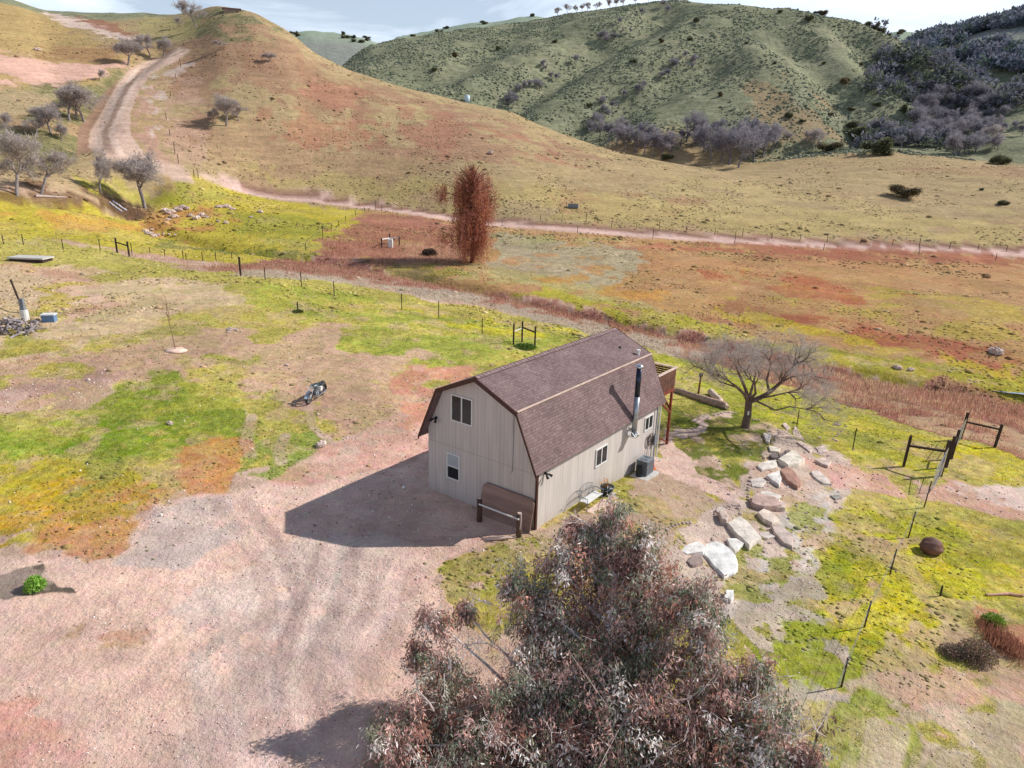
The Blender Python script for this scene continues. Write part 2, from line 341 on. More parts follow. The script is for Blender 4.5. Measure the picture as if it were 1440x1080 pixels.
def ground_mat():
    m = bpy.data.materials.new("ground surface"); m.use_nodes = True; t = m.node_tree; N = t.nodes; L = t.links; b = N["Principled BSDF"]
    b.inputs["Roughness"].default_value = .95; b.inputs["Specular IOR Level"].default_value = .05
    tc = N.new("ShaderNodeTexCoord"); geo = tc.outputs["Object"]
    a = N.new("ShaderNodeAttribute"); a.attribute_name = "Col"; k = N.new("ShaderNodeAttribute"); k.attribute_name = "Msk"
    sp = N.new("ShaderNodeSeparateColor"); L.new(k.outputs["Color"], sp.inputs[0])          # R grass, G gravel, B hill scrub
    def noise(sc, det=5, stretch=None, rough=.6):
        n = N.new("ShaderNodeTexNoise"); n.inputs["Scale"].default_value = sc; n.inputs["Detail"].default_value = det; n.inputs["Roughness"].default_value = rough
        if stretch:
            mp = N.new("ShaderNodeMapping"); mp.inputs["Scale"].default_value = stretch; L.new(geo, mp.inputs[0]); L.new(mp.outputs[0], n.inputs["Vector"])
        else: L.new(geo, n.inputs["Vector"])
        return n.outputs[0]
    def rng_(x, lo, hi, a0, a1):
        r = N.new("ShaderNodeMapRange"); r.inputs[1].default_value = lo; r.inputs[2].default_value = hi; r.inputs[3].default_value = a0; r.inputs[4].default_value = a1; L.new(x, r.inputs[0]); return r.outputs[0]
    def math_(op, x, y):
        q = N.new("ShaderNodeMath"); q.operation = op
        for i, z in enumerate((x, y)):
            if isinstance(z, (int, float)): q.inputs[i].default_value = z
            else: L.new(z, q.inputs[i])
        return q.outputs[0]
    fine = noise(7.0, 6, None, .75); med = noise(.9, 6); big = noise(.12, 6, (1, 1, 6)); ter = noise(.5, 6, (.35, .35, 5), .75); mot = noise(2.6, 4, None, .7)
    v = math_('MULTIPLY', rng_(fine, .3, .7, .87, 1.11), rng_(med, .3, .7, .86, 1.12))
    v = math_('MULTIPLY', v, math_('MULTIPLY', rng_(big, .3, .7, .86, 1.12), rng_(ter, .32, .68, .84, 1.14)))
    # grass: deeper contrast and clumps
    gv = math_('MULTIPLY', rng_(mot, .36, .64, .72, 1.18), 1.0)
    gm = N.new("ShaderNodeMix"); gm.data_type = 'FLOAT'; L.new(sp.outputs[0], gm.inputs[0]); gm.inputs[2].default_value = 1.0; L.new(gv, gm.inputs[3])
    v = math_('MULTIPLY', v, gm.outputs[0])
    # gravel speckle: voronoi stones
    vo = N.new("ShaderNodeTexVoronoi"); vo.inputs["Scale"].default_value = 16; L.new(geo, vo.inputs["Vector"])
    vsep = N.new("ShaderNodeSeparateColor"); L.new(vo.outputs["Color"], vsep.inputs[0])
    gr = rng_(vsep.outputs[0], 0, 1, .9, 1.12); gmx = N.new("ShaderNodeMix"); gmx.data_type = 'FLOAT'; L.new(sp.outputs[1], gmx.inputs[0]); gmx.inputs[2].default_value = 1.0; L.new(gr, gmx.inputs[3])
    v = math_('MULTIPLY', v, gmx.outputs[0])
    hs = rng_(noise(.45, 5, None, .8), .38, .62, .55, 1.35); hm = N.new("ShaderNodeMix"); hm.data_type = 'FLOAT'; L.new(sp.outputs[2], hm.inputs[0]); hm.inputs[2].default_value = 1.0; L.new(hs, hm.inputs[3])
    v = math_('MULTIPLY', v, hm.outputs[0])
    sc = N.new("ShaderNodeVectorMath"); sc.operation = 'SCALE'; L.new(a.outputs["Color"], sc.inputs[0]); L.new(v, sc.inputs["Scale"])
    # slight hue drift
    hue = N.new("ShaderNodeHueSaturation"); L.new(sc.outputs[0], hue.inputs["Color"]); L.new(rng_(noise(1.7, 3), .3, .7, .482, .516), hue.inputs["Hue"]); L.new(rng_(noise(3.1, 3), .3, .7, .92, 1.08), hue.inputs["Saturation"])
    L.new(hue.outputs[0], b.inputs["Base Color"])
    bp = N.new("ShaderNodeBump"); bp.inputs["Strength"].default_value = .9; bp.inputs["Distance"].default_value = .07
    L.new(math_('ADD', fine, math_('MULTIPLY', mot, math_('ADD', sp.outputs[0], .4))), bp.inputs["Height"])
    bp2 = N.new("ShaderNodeBump"); bp2.inputs["Strength"].default_value = .8; bp2.inputs["Distance"].default_value = .3
    L.new(noise(.6, 6, None, .7), bp2.inputs["Height"]); L.new(bp.outputs[0], bp2.inputs["Normal"]); L.new(bp2.outputs[0], b.inputs["Normal"])
    return m

def siding_mat():
    m = bpy.data.materials.new("grooved siding"); m.use_nodes = True; t = m.node_tree; N = t.nodes; L = t.links; b = N["Principled BSDF"]
    b.inputs["Roughness"].default_value = .8; b.inputs["Specular IOR Level"].default_value = .2
    tc = N.new("ShaderNodeTexCoord"); s = N.new("ShaderNodeSeparateXYZ"); L.new(tc.outputs["Object"], s.inputs[0])
    def mth(op, x, y=None):
        q = N.new("ShaderNodeMath"); q.operation = op
        for i, z in enumerate((x, y)):
            if z is None: continue
            if isinstance(z, (int, float)): q.inputs[i].default_value = z
            else: L.new(z, q.inputs[i])
        return q.outputs[0]
    h = mth('ADD', s.outputs[0], s.outputs[1])                     # runs along either wall
    h = mth('ADD', h, 20.0)
    def line(x, per, w):
        fr = mth('FRACT', mth('DIVIDE', x, per)); c = mth('ABSOLUTE', mth('SUBTRACT', fr, .5)); return mth('GREATER_THAN', c, .5 - w / per / 2)
    g = line(h, .203, .02); seam = line(h, 1.219, .03)
    hz = mth('LESS_THAN', mth('ABSOLUTE', mth('SUBTRACT', s.outputs[2], 2.46)), .018)
    hz = mth('MULTIPLY', hz, mth('LESS_THAN', s.outputs[0], .05))
    dark = mth('MAXIMUM', mth('MULTIPLY', g, .13), mth('MAXIMUM', mth('MULTIPLY', seam, .2), mth('MULTIPLY', hz, .22)))
    nz = N.new("ShaderNodeTexNoise"); nz.inputs["Scale"].default_value = 1.2; nz.inputs["Detail"].default_value = 6
    mp = N.new("ShaderNodeMapping"); mp.inputs["Scale"].default_value = (2.5, 2.5, .35); L.new(tc.outputs["Object"], mp.inputs[0]); L.new(mp.outputs[0], nz.inputs["Vector"])
    mr = N.new("ShaderNodeMapRange"); mr.inputs[1].default_value = .3; mr.inputs[2].default_value = .7; mr.inputs[3].default_value = .88; mr.inputs[4].default_value = 1.06; L.new(nz.outputs[0], mr.inputs[0])
    # splash dirt near the ground
    mr2 = N.new("ShaderNodeMapRange"); mr2.inputs[1].default_value = -.6; mr2.inputs[2].default_value = .5; mr2.inputs[3].default_value = .78; mr2.inputs[4].default_value = 1.0; L.new(s.outputs[2], mr2.inputs[0])
    v = mth('MULTIPLY', mth('MULTIPLY', mr.outputs[0], mr2.outputs[0]), mth('SUBTRACT', 1.0, dark))
    sc = N.new("ShaderNodeVectorMath"); sc.operation = 'SCALE'; sc.inputs[0].default_value = (.6, .545, .51); L.new(v, sc.inputs["Scale"]); L.new(sc.outputs[0], b.inputs["Base Color"])
    bp = N.new("ShaderNodeBump"); bp.inputs["Strength"].default_value = .6; bp.inputs["Distance"].default_value = .01; L.new(mth('SUBTRACT', 1.0, g), bp.inputs["Height"]); L.new(bp.outputs[0], b.inputs["Normal"])
    return m
M['siding'] = siding_mat()
def shingle_mat():
    m = bpy.data.materials.new("asphalt shingle"); m.use_nodes = True; t = m.node_tree; N = t.nodes; L = t.links; b = N["Principled BSDF"]
    b.inputs["Roughness"].default_value = .95; b.inputs["Specular IOR Level"].default_value = .1
    uv = N.new("ShaderNodeUVMap"); uv.uv_map = "UVMap"
    br = N.new("ShaderNodeTexBrick"); br.offset = .5; br.inputs["Scale"].default_value = 1; br.inputs["Brick Width"].default_value = .2; br.inputs["Row Height"].default_value = .125; br.inputs["Mortar Size"].default_value = .008; br.inputs["Bias"].default_value = 0
    br.inputs["Color1"].default_value = (*alb((136,116,114)), 1); br.inputs["Color2"].default_value = (*alb((118,98,98)), 1); br.inputs["Mortar"].default_value = (*alb((96,80,80)), 1)
    L.new(uv.outputs[0], br.inputs["Vector"])
    nz = N.new("ShaderNodeTexNoise"); nz.inputs["Scale"].default_value = 9; nz.inputs["Detail"].default_value = 4; L.new(uv.outputs[0], nz.inputs["Vector"])
    n3 = N.new("ShaderNodeTexNoise"); n3.inputs["Scale"].default_value = .6; n3.inputs["Detail"].default_value = 5; L.new(uv.outputs[0], n3.inputs["Vector"])
    q = N.new("ShaderNodeMath"); q.operation = 'ADD'; L.new(nz.outputs[0], q.inputs[0]); L.new(n3.outputs[0], q.inputs[1])
    mr = N.new("ShaderNodeMapRange"); mr.inputs[1].default_value = .7; mr.inputs[2].default_value = 1.3; mr.inputs[3].default_value = .7; mr.inputs[4].default_value = 1.25; L.new(q.outputs[0], mr.inputs[0])
    sc = N.new("ShaderNodeVectorMath"); sc.operation = 'SCALE'; L.new(br.outputs[0], sc.inputs[0]); L.new(mr.outputs[0], sc.inputs["Scale"]); L.new(sc.outputs[0], b.inputs["Base Color"])
    bp = N.new("ShaderNodeBump"); bp.inputs["Strength"].default_value = .5; bp.inputs["Distance"].default_value = .01; L.new(br.outputs[1], bp.inputs["Height"]); bp.invert = True; L.new(bp.outputs[0], b.inputs["Normal"])
    return m
M['shingle'] = shingle_mat()

# ------------------------------------------------------------------ ground paint (world-space regions, taken at the terrain)
def pc(x, y):
    d = np.hypot(x, y) + 1e-6; return np.arctan2(x, y) * 1010, -15050. / d
REG = []
def reg(c, pts, soft=12, op=1., nz=0., nsc=2.0, g=None, k=None, s=0, warp=1.0):
    P = np.array([pc(*at(*p)[:2]) for p in pts]); REG.append((alb(c), P, soft, op, nz, nsc, g, k, s, warp, None))
def strip(c, pts, wid, op=1., g=None, k=None, nz=0., nsc=2., closed=False):
    REG.append((alb(c), np.array(xy(pts)), wid, op, nz, nsc, g, k, 0, 1., 'line'))
exec_regions = []
def polymask(X, Y, P, soft):
    x0, y0 = P.min(0) - soft; x1, y1 = P.max(0) + soft
    idx = np.nonzero((X > x0) & (X < x1) & (Y > y0) & (Y < y1))[0]
    if not len(idx): return idx, None
    x, y = X[idx], Y[idx]; inside = np.zeros(len(idx), bool); dist = np.full(len(idx), 1e9)
    n = len(P)
    for i in range(n):
        ax, ay = P[i]; bx, by = P[(i + 1) % n]
        c = ((ay > y) != (by > y)) & (x < (bx - ax) * (y - ay) / (by - ay + 1e-12) + ax); inside ^= c
        dx, dy = bx - ax, by - ay; t = np.clip(((x - ax) * dx + (y - ay) * dy) / (dx * dx + dy * dy + 1e-9), 0, 1)
        dist = np.minimum(dist, np.hypot(x - ax - t * dx, y - ay - t * dy))
    sd = np.where(inside, dist, -dist)
    return idx, sstep(-soft, soft, sd)
def paint(x, y, z):
    n = len(x); d = np.hypot(x, y); C = np.tile(alb((196,166,146)), (n, 1)); K = np.zeros((n, 3)); K[:, 1] = .35
    w = np.clip(d / 40, .4, 3)
    wx = x + (fbm(x, y, 3.0, 4, 31) - .5) * 2.6 * w; wy = y + (fbm(x, y, 3.0, 4, 47) - .5) * 3.4 * w
    X, Y = pc(wx, wy); X0, Y0 = pc(x, y); nf = sstep(35, 90, d); NF = fbm(x, y, .9, 4, 521) * (1 - nf) + fbm(x, y, 3.2, 4, 523) * nf
    far = d > 120
    f1 = fbm(x, y, 22, 5, 61); f2 = fbm(x, y, 7, 4, 71)
    # hills: default by distance
    def mixc(m, c, k=None):
        m = np.asarray(m)[:, None]; C[:] = C * (1 - m) + np.asarray(c) * m
        if k is not None: K[:] = K * (1 - m) + np.array(k) * m
    mixc(sstep(118, 135, d), alb((172,150,114)), (.35, .1, .15))
    mixc(sstep(118, 135, d) * sstep(.45, .65, f1) * .6, alb((166,134,106)))
    mixc(sstep(118, 135, d) * sstep(.5, .7, f2) * .22, alb((170,154,104)))
    mB = sstep(258, 282, d + (f2 - .5) * 16)
    mixc(mB, alb((136,137,110)), (.2, 0, .6)); mixc(mB * sstep(.45, .65, f1) * .6, alb((120,124,100))); mixc(mB * sstep(.52, .7, f2) * .4, alb((154,149,124)))
    mixc(sstep(520, 620, d), alb((140,142,134)), (.1, 0, .6)); mixc(sstep(850, 950, d), alb((150,162,142)), (.1, 0, .4))  # far hills tinted towards blue: distance haze put into the albedo
    for c, P, soft, op, nz, nsc, g, k, s, warp, kind in REG:
        if kind == 'line':
            q0, q1 = P.min(0) - 2 - soft, P.max(0) + 2 + soft; idx = np.nonzero((x > q0[0]) & (x < q1[0]) & (y > q0[1]) & (y < q1[1]))[0]
            dd = seg_dist(wx[idx] * .12 + x[idx] * .88, wy[idx] * .12 + y[idx] * .88, P); m = 1 - sstep(soft * .35, soft * .65, dd); j_ = m > 0; idx = idx[j_]; m = m[j_]
        else: idx, m = polymask(X, Y, P, soft) if warp else polymask(X0, Y0, P, soft)
        if m is None or not len(idx): continue
        if kind != 'line' and warp: m = sstep(.3, .7, m + (NF[idx] - .5) * 4.0 * warp * m * (1 - m))
        m = m * op
        if nz:
            f = fbm(x[idx], y[idx], nsc * 1.0, 5, 100 + s); th = .5 + (nz - .5) * .35
            m = m * sstep(th - .04, th + .04, f * .75 + NF[idx] * .25)
        C[idx] = C[idx] * (1 - m[:, None]) + c * m[:, None]
        if g is not None or k is not None:
            kk = np.array((g if g is not None else 0, 0, 0) if k is None else k); K[idx] = K[idx] * (1 - m[:, None]) + kk * m[:, None]
    # ragged small-scale mixing of bare earth and greener clumps inside the grass
    gk = sstep(.5, .8, K[:, 0]) * (K[:, 2] < .3); s1 = np.where(d < 70, 1.0, 2.6); q1 = fbm(x, y, 1.6, 4, 801) * (d < 70) + fbm(x, y, 5.0, 4, 803) * (d >= 70); q2 = fbm(x, y, 2.4, 4, 811) * (d < 70) + fbm(x, y, 7.0, 4, 813) * (d >= 70)
    big_ = fbm(x, y, 11, 3, 821)
    fm = np.where(d < 72, 1.0, .35); mixc(fm * gk * sstep(.53, .6, q1 * .7 + big_ * .3) * .6, alb((192, 164, 128)))
    mixc(fm * gk * sstep(.55, .62, q2) * .4, alb((138, 142, 62)))
    mixc(fm * gk * sstep(.56, .63, 1 - q2) * .3, alb((206, 184, 92)))
    dk = (1 - gk) * (K[:, 1] > .3) * (d < 120); mixc(dk * sstep(.56, .64, q2) * .22, alb((168, 140, 124))); mixc(dk * sstep(.56, .64, 1 - q1) * .25, alb((232, 206, 190)))
    return C, K
GR = (1, 0, 0); DR = (0, .5, 0); DY = (.6, .1, 0)
#--REGIONS--
# hill A face
reg((162,128,104), [(235,70),(300,30),(345,25),(400,55),(500,110),(640,150),(760,190),(860,225),(700,235),(520,215),(400,190),(330,150),(290,190),(250,210)], 2, .8, .42, 16, k=DY)
reg((150,114,92), [(330,60),(420,80),(520,125),(560,160),(440,160),(350,130)], 2, .6, .5, 12, k=DY, s=1)
reg((180,160,108), [(300,225),(500,240),(700,262),(1000,285),(1440,315),(1440,350),(1000,330),(700,311),(520,286),(350,260),(300,245)], 3, .8, .35, 14, k=DY, s=2)
reg((184,164,116), [(940,245),(1100,262),(1440,300),(1440,345),(1100,325),(900,290)], 2, .6, .4, 12, k=DY, s=3)
reg((170,128,100), [(760,262),(1000,275),(960,300),(800,300)], 2, .5, .5, 9, k=DY, s=4)
reg((128,126,92), [(262,25),(300,12),(345,16),(400,45),(380,62),(320,60),(270,50)], 1.5, .8, .45, 5, k=(.5,0,.6), s=5)
reg((184,150,132), [(235,110),(285,110),(285,235),(240,225),(225,160)], 1.5, .6, .4, 8, k=DY, s=6)
# left hills
reg((178,152,104), [(-200,-10),(60,20),(150,70),(190,90),(120,120),(0,140),(-200,140)], 2, .9, k=DY)
reg((160,122,92), [(60,60),(170,70),(160,100),(60,80)], 1.5, .7, .4, 10, k=DY)
reg((214,172,156), [(-200,75),(40,76),(130,90),(190,95),(130,108),(60,125),(-200,125)], 1.2, .9, .3, 9, k=DR)
reg((210,186,172), [(55,14),(90,22),(150,40),(195,55),(185,60),(140,48),(80,30)], .6, .95, k=DR)
reg((150,100,84), [(100,20),(150,30),(190,48),(180,52),(130,38)], .6, .7, k=DR)
reg((170,158,110), [(200,22),(280,24),(280,45),(230,60),(195,50)], 1, .8, k=DY)
reg((124,122,84), [(150,105),(190,100),(150,150),(118,200),(90,240),(-60,230),(-60,150),(60,120)], 2, .85, .3, 7, k=(.7,0,.5))
reg((178,158,124), [(-60,125),(80,130),(70,165),(-60,175)], 1.5, .8, k=DY)
# road up the hill
reg((146,116,98), [(104,222),(110,180),(150,126),(170,104),(165,116),(135,178),(124,190),(128,210)], .5, .9, k=DR, warp=0)
reg((200,172,154), [(150,222),(124,206),(127,185),(148,150),(165,118),(182,98),(215,82),(250,66),(268,70),(240,90),(212,104),(195,128),(183,160),(184,190),(205,218),(270,243),(350,261),(350,270),(262,256),(200,240)], .35, 1, k=(0,.4,0), warp=0)
reg((178,142,124), [(186,200),(184,160),(197,128),(215,108),(226,110),(214,150),(212,185),(240,228),(262,238),(215,222)], 1, .9, .25, 3, k=DR)
reg((196,178,166), [(205,120),(230,100),(262,90),(262,100),(225,130),(215,190),(205,200)], 1, .7, .4, 3, k=DR)
# meadow beyond the fence
reg((186,170,70), [(-100,275),(60,282),(200,300),(270,252),(350,270),(520,297),(450,352),(340,372),(150,347),(-100,340)], 3, 1, k=GR)
reg((160,158,60), [(240,262),(330,272),(300,285),(230,292)], 2, .8, k=GR)
reg((196,150,78), [(60,300),(200,312),(240,330),(120,325),(-50,310)], 2, .8, .35, 5, k=GR)
reg((184,132,84), [(190,298),(300,290),(340,310),(300,330),(230,335),(190,318)], 2, .85, .35, 4, k=DY)
reg((150,152,66), [(330,300),(440,305),(470,330),(420,352),(330,340)], 2.5, .7, .35, 5, k=GR)
reg((116,122,58), [(215,334),(300,348),(430,358),(430,364),(300,356),(215,343)], 1.2, .85, .2, 3, k=GR)
reg((112,84,64), [(-60,262),(90,258),(200,290),(235,300),(190,305),(120,298),(40,290),(-60,288)], 2, .8, .3, 4, k=DY)
reg((170,166,62), [(115,252),(190,262),(250,275),(240,290),(170,282),(120,272)], 1.5, .8, .45, 4, k=GR)
reg((92,66,54), [(150,292),(185,290),(200,305),(160,302)], 1, .9, k=DY)
reg((190,160,100), [(200,250),(262,256),(262,268),(210,266)], 1, .6, k=DY)
# flats beyond the creek
reg((178,138,98), [(430,365),(520,294),(700,318),(1000,337),(1700,372),(1700,620),(1300,540),(1060,494),(880,452),(700,412),(560,386)], 3, 1, k=(.8,0,0))
reg((164,112,96), [(440,356),(520,298),(600,306),(650,320),(650,372),(560,384),(440,366)], 3, .9, .12, 4, k=DY)
reg((176,136,112), [(560,340),(640,345),(640,375),(575,372)], 2.5, .6, k=DY)
reg((168,158,132), [(690,328),(800,334),(900,346),(900,380),(840,405),(740,400),(690,385)], 3, .85, .25, 5, k=(.6,0,.3))
reg((150,150,96), [(690,322),(860,334),(830,350),(700,345)], 3, .6, .4, 4, k=GR)
reg((178,134,96), [(900,350),(1440,372),(1440,470),(1250,440),(1050,400),(900,380)], 4, .75, .4, 9, k=DY, s=8)
reg((172,112,88), [(860,345),(1440,360),(1440,372),(900,352)], 1.5, .8, .25, 4, k=DR)
reg((160,112,82), [(960,420),(1150,440),(1440,500),(1440,530),(1200,490),(1000,452)], 4, .7, .45, 7, k=DY, s=9)
reg((178,158,76), [(1050,380),(1440,430),(1440,520),(1200,470),(1000,420)], 4, .7, .52, 6, k=GR, s=10)
reg((168,160,60), [(770,398),(880,428),(960,448),(1100,480),(1250,506),(1440,528),(1700,570),(1700,590),(1440,552),(1300,537),(1160,511),(1000,477),(860,446),(740,415)], 2.5, .9, .15, 4, k=GR)
reg((176,162,110), [(640,372),(700,375),(860,410),(960,445),(860,430),(740,400),(640,390)], 3, .8, .3, 4, k=GR)
reg((140,136,60), [(540,376),(640,372),(660,385),(600,395),(540,388)], 2.5, .7, k=GR)
strip((208,176,164), [(330,262),(430,277),(520,291),(610,303),(700,315),(850,326),(1000,336),(1200,346),(1440,357),(1600,364)], 5.5, 1, k=(0,.4,0))
strip((120,84,66), [(345,261),(430,274),(520,287.5),(610,299.5),(700,311.5),(850,322),(1000,331.5),(1200,341),(1440,351),(1600,358)], 2.2, .8, k=DR)
# near field
reg((182,170,92), [(-300,340),(150,352),(330,384),(480,398),(620,424),(760,450),(870,480),(1000,512),(1160,560),(1440,640),(1700,700),(1700,1200),(1100,1200),(700,800),(620,560),(450,630),(230,700),(-300,790)], 4, 1, k=GR)
reg((214,184,158), [(-300,362),(60,370),(200,385),(330,405),(350,425),(220,450),(100,500),(-300,560)], 7, .8, .33, 5, k=DY, s=11)
reg((206,162,142), [(20,365),(110,380),(160,430),(100,450),(60,410)], 6, .6, .35, 3, k=DR, s=12)
reg((190,172,74), [(70,400),(95,400),(100,430),(60,440)], 5, .8, k=GR)
reg((160,166,74), [(330,400),(480,410),(620,445),(800,470),(740,515),(560,520),(440,490),(400,450)], 12, .85, .3, 4, k=GR, s=13)
reg((200,188,58), [(560,432),(700,448),(810,462),(760,478),(640,466)], 5, .8, .3, 4, k=GR, s=14)
reg((196,158,140), [(-200,530),(100,500),(240,478),(340,462),(520,462),(560,480),(660,520),(620,560),(560,600),(440,620),(330,560),(240,540),(120,560),(-200,610)], 9, .85, .42, 3.0, k=DY, s=15)
reg((176,142,130), [(-60,555),(150,525),(240,520),(260,560),(120,575),(-60,590)], 7, .75, .4, 1.6, k=DR, s=16)
reg((204,146,120), [(540,540),(600,515),(680,515),(640,560),(600,610),(560,590)], 9, .9, .2, 2.5, k=DR, s=17)
reg((146,162,62), [(180,560),(215,530),(262,530),(290,560),(360,600),(350,640),(270,650),(180,640),(60,640),(-60,660),(-60,610),(80,598)], 10, .95, .22, 2.0, k=GR, s=18)
reg((146,158,74), [(360,600),(420,590),(470,620),(440,660),(390,680),(350,660)], 10, .9, .35, 1.2, k=GR, s=19)
reg((198,142,88), [(250,640),(300,600),(350,620),(340,680),(300,700),(250,690)], 10, .9, .2, 2, k=DY, s=20)
reg((190,172,66), [(-200,690),(60,650),(250,660),(220,710),(140,750),(60,760),(-200,780)], 10, .9, .2, 2, k=GR, s=21)
reg((198,156,104), [(60,720),(180,690),(280,690),(240,740),(140,790),(60,770)], 14, .8, .3, 2, k=DY, s=22)
# dirt lot
reg((224,188,170), [(-400,850),(-300,770),(60,778),(150,790),(225,708),(330,690),(470,676),(600,600),(640,650),(760,748),(700,765),(650,778),(625,800),(625,870),(680,1000),(760,1300),(-400,1300)], 14, 1, k=(0,.7,0))
reg((206,158,142), [(450,630),(520,610),(600,600),(600,640),(470,676),(380,682)], 8, .7, .2, 2, k=DR, s=23)
reg((194,176,168), [(230,712),(330,695),(330,760),(250,800),(190,800),(150,800)], 16, .85, .2, 1.5, k=(0,.6,0), s=24)
reg((212,190,178), [(330,800),(420,740),(560,770),(540,860),(440,960),(330,1080),(240,1080),(260,950),(200,880)], 40, .8, .38, 2.4, k=(0,1,0), s=25)
reg((184,166,158), [(240,880),(330,860),(420,780),(480,790),(420,900),(340,960),(260,930)], 25, .6, .45, .9, k=(0,1,0), s=26)
reg((214,158,140), [(-200,960),(60,980),(120,1080),(60,1200),(-200,1200)], 40, .8, .3, 2, k=(0,.8,0), s=27)
reg((186,142,104), [(90,880),(190,860),(210,900),(120,920)], 20, .6, .45, .7, k=DY, s=28)
reg((166,158,150), [(430,830),(470,770),(500,770),(470,850),(400,980),(360,1000)], 8, .5, .35, .5, k=(0,1,0), s=29)
strip((186,164,158), [(500,775),(480,850),(410,950),(330,1040),(250,1120)], .5, .6, k=(0,1,0), nz=.4, nsc=1)
strip((190,168,162), [(570,790),(540,880),(470,970),(400,1050),(340,1140)], .5, .55, k=(0,1,0), nz=.4, nsc=1)
strip((186,164,158), [(530,780),(512,860),(440,960),(360,1050)], .45, .5, k=(0,1,0), nz=.4, nsc=1)
reg((86,80,72), [(-60,800),(30,796),(62,790),(92,838),(-60,842)], 4, .92, k=DR)  # shadow without a caster, painted dark into the ground colour
reg((88,94,46), [(520,1040),(560,980),(700,1000),(760,1100),(700,1200),(500,1200)], 25, .9, .3, 1.5, k=GR, s=30)
reg((150,104,100), [(560,760),(640,760),(720,752),(700,772),(640,778)], 6, .3, k=DR)
# grass strip in front of the house
reg((180,166,76), [(625,800),(660,775),(740,765),(830,770),(850,800),(760,860),(690,900),(640,860)], 14, .9, .25, 1.6, k=GR, s=31)
reg((186,158,140), [(690,760),(780,742),(850,715),(820,780),(740,775)], 8, .7, .4, .8, k=(0,.8,0), s=32)
# yard right of the house
reg((182,156,136), [(755,748),(850,705),(925,652),(950,600),(1000,640),(1060,690),(1040,720),(960,730),(930,800),(830,790)], 10, .95, .1, 2, k=(.25,.6,0), s=33)
reg((172,156,92), [(760,745),(860,690),(930,690),(1000,730),(940,760),(880,770)], 10, .6, .48, 1.1, k=GR, s=34)
reg((216,184,170), [(905,655),(925,605),(950,618),(975,660),(1050,690),(1040,712),(980,690),(930,668)], 6, .95, .1, 1, k=DR, s=35)
reg((198,176,166), [(1030,612),(1100,600),(1160,622),(1210,680),(1180,760),(1110,800),(1060,850),(1000,900),(930,860),(930,790),(970,735),(1050,690),(1050,650)], 12, .9, .15, 2, k=(0,1,0), s=36)
reg((196,188,180), [(1120,700),(1180,690),(1190,740),(1140,800),(1060,860),(1010,900),(1040,820)], 14, .8, .35, 1.1, k=(.1,1,0), s=37)
reg((208,162,148), [(1120,640),(1200,650),(1290,668),(1440,690),(1600,700),(1600,740),(1440,725),(1280,700),(1160,680)], 8, .85, .25, 2.5, k=DR, s=38)
reg((222,198,188), [(1300,675),(1600,700),(1600,730),(1440,712),(1330,692)], 5, .8, .35, 1.5, k=DR, s=39)
reg((194,182,66), [(1060,560),(1200,590),(1320,620),(1440,640),(1600,670),(1600,690),(1300,668),(1190,640),(1090,590)], 8, .8, .3, 3, k=GR, s=40)
reg((158,160,70), [(1080,580),(1180,600),(1260,640),(1200,650),(1110,615)], 8, .8, .3, 2, k=GR, s=41)
reg((110,118,52), [(940,572),(980,566),(1030,575),(1085,600),(1060,650),(1035,690),(980,668),(950,640),(930,610)], 7, .95, .15, 1.4, k=GR, s=42)
reg((214,186,174), [(930,612),(960,600),(1010,578),(1030,578),(980,600),(945,618)], 3, .9, .1, 1, k=DR, s=43)
reg((204,172,156), [(1020,600),(1075,590),(1090,605),(1060,625),(1020,640),(1000,620)], 5, .6, .4, 1, k=DR, s=44)
reg((172,172,60), [(905,500),(960,500),(1000,515),(1130,560),(1190,600),(1100,600),(1010,572),(945,545)], 6, .9, .15, 2, k=GR, s=45)
reg((190,180,60), [(1190,720),(1300,740),(1440,750),(1700,770),(1700,830),(1440,835),(1330,860),(1300,950),(1240,940),(1170,900),(1150,830),(1170,770)], 18, .95, .12, 2.6, k=GR, s=46)
reg((158,166,54), [(1060,860),(1150,800),(1200,760),(1230,900),(1200,960),(1120,960),(1050,920)], 18, .85, .35, 1.2, k=GR, s=47)
reg((196,172,96), [(1350,740),(1700,760),(1700,860),(1440,850),(1380,820)], 20, .7, .3, 2, k=GR, s=48)
reg((186,168,140), [(1080,960),(1200,950),(1330,960),(1700,900),(1700,1200),(1100,1200)], 20, .9, .2, 2, k=(.4,.6,0), s=49)
reg((206,164,144), [(1240,960),(1440,900),(1700,900),(1700,1100),(1440,1080),(1330,1040)], 20, .8, .4, 1.4, k=DR, s=50)
reg((150,158,58), [(1120,1000),(1200,960),(1280,1000),(1330,1100),(1200,1200),(1100,1200)], 16, .8, .45, .9, k=GR, s=51)
reg((196,132,104), [(1370,840),(1700,840),(1700,900),(1440,930),(1400,900)], 12, .8, .25, 1, k=DR, s=52)
reg((84,112,40), [(1278,845),(1310,815),(1330,830),(1320,850)], 4, .7, .2, .5, k=GR, s=53)  # triangular shadow painted as dark green into the grass colour
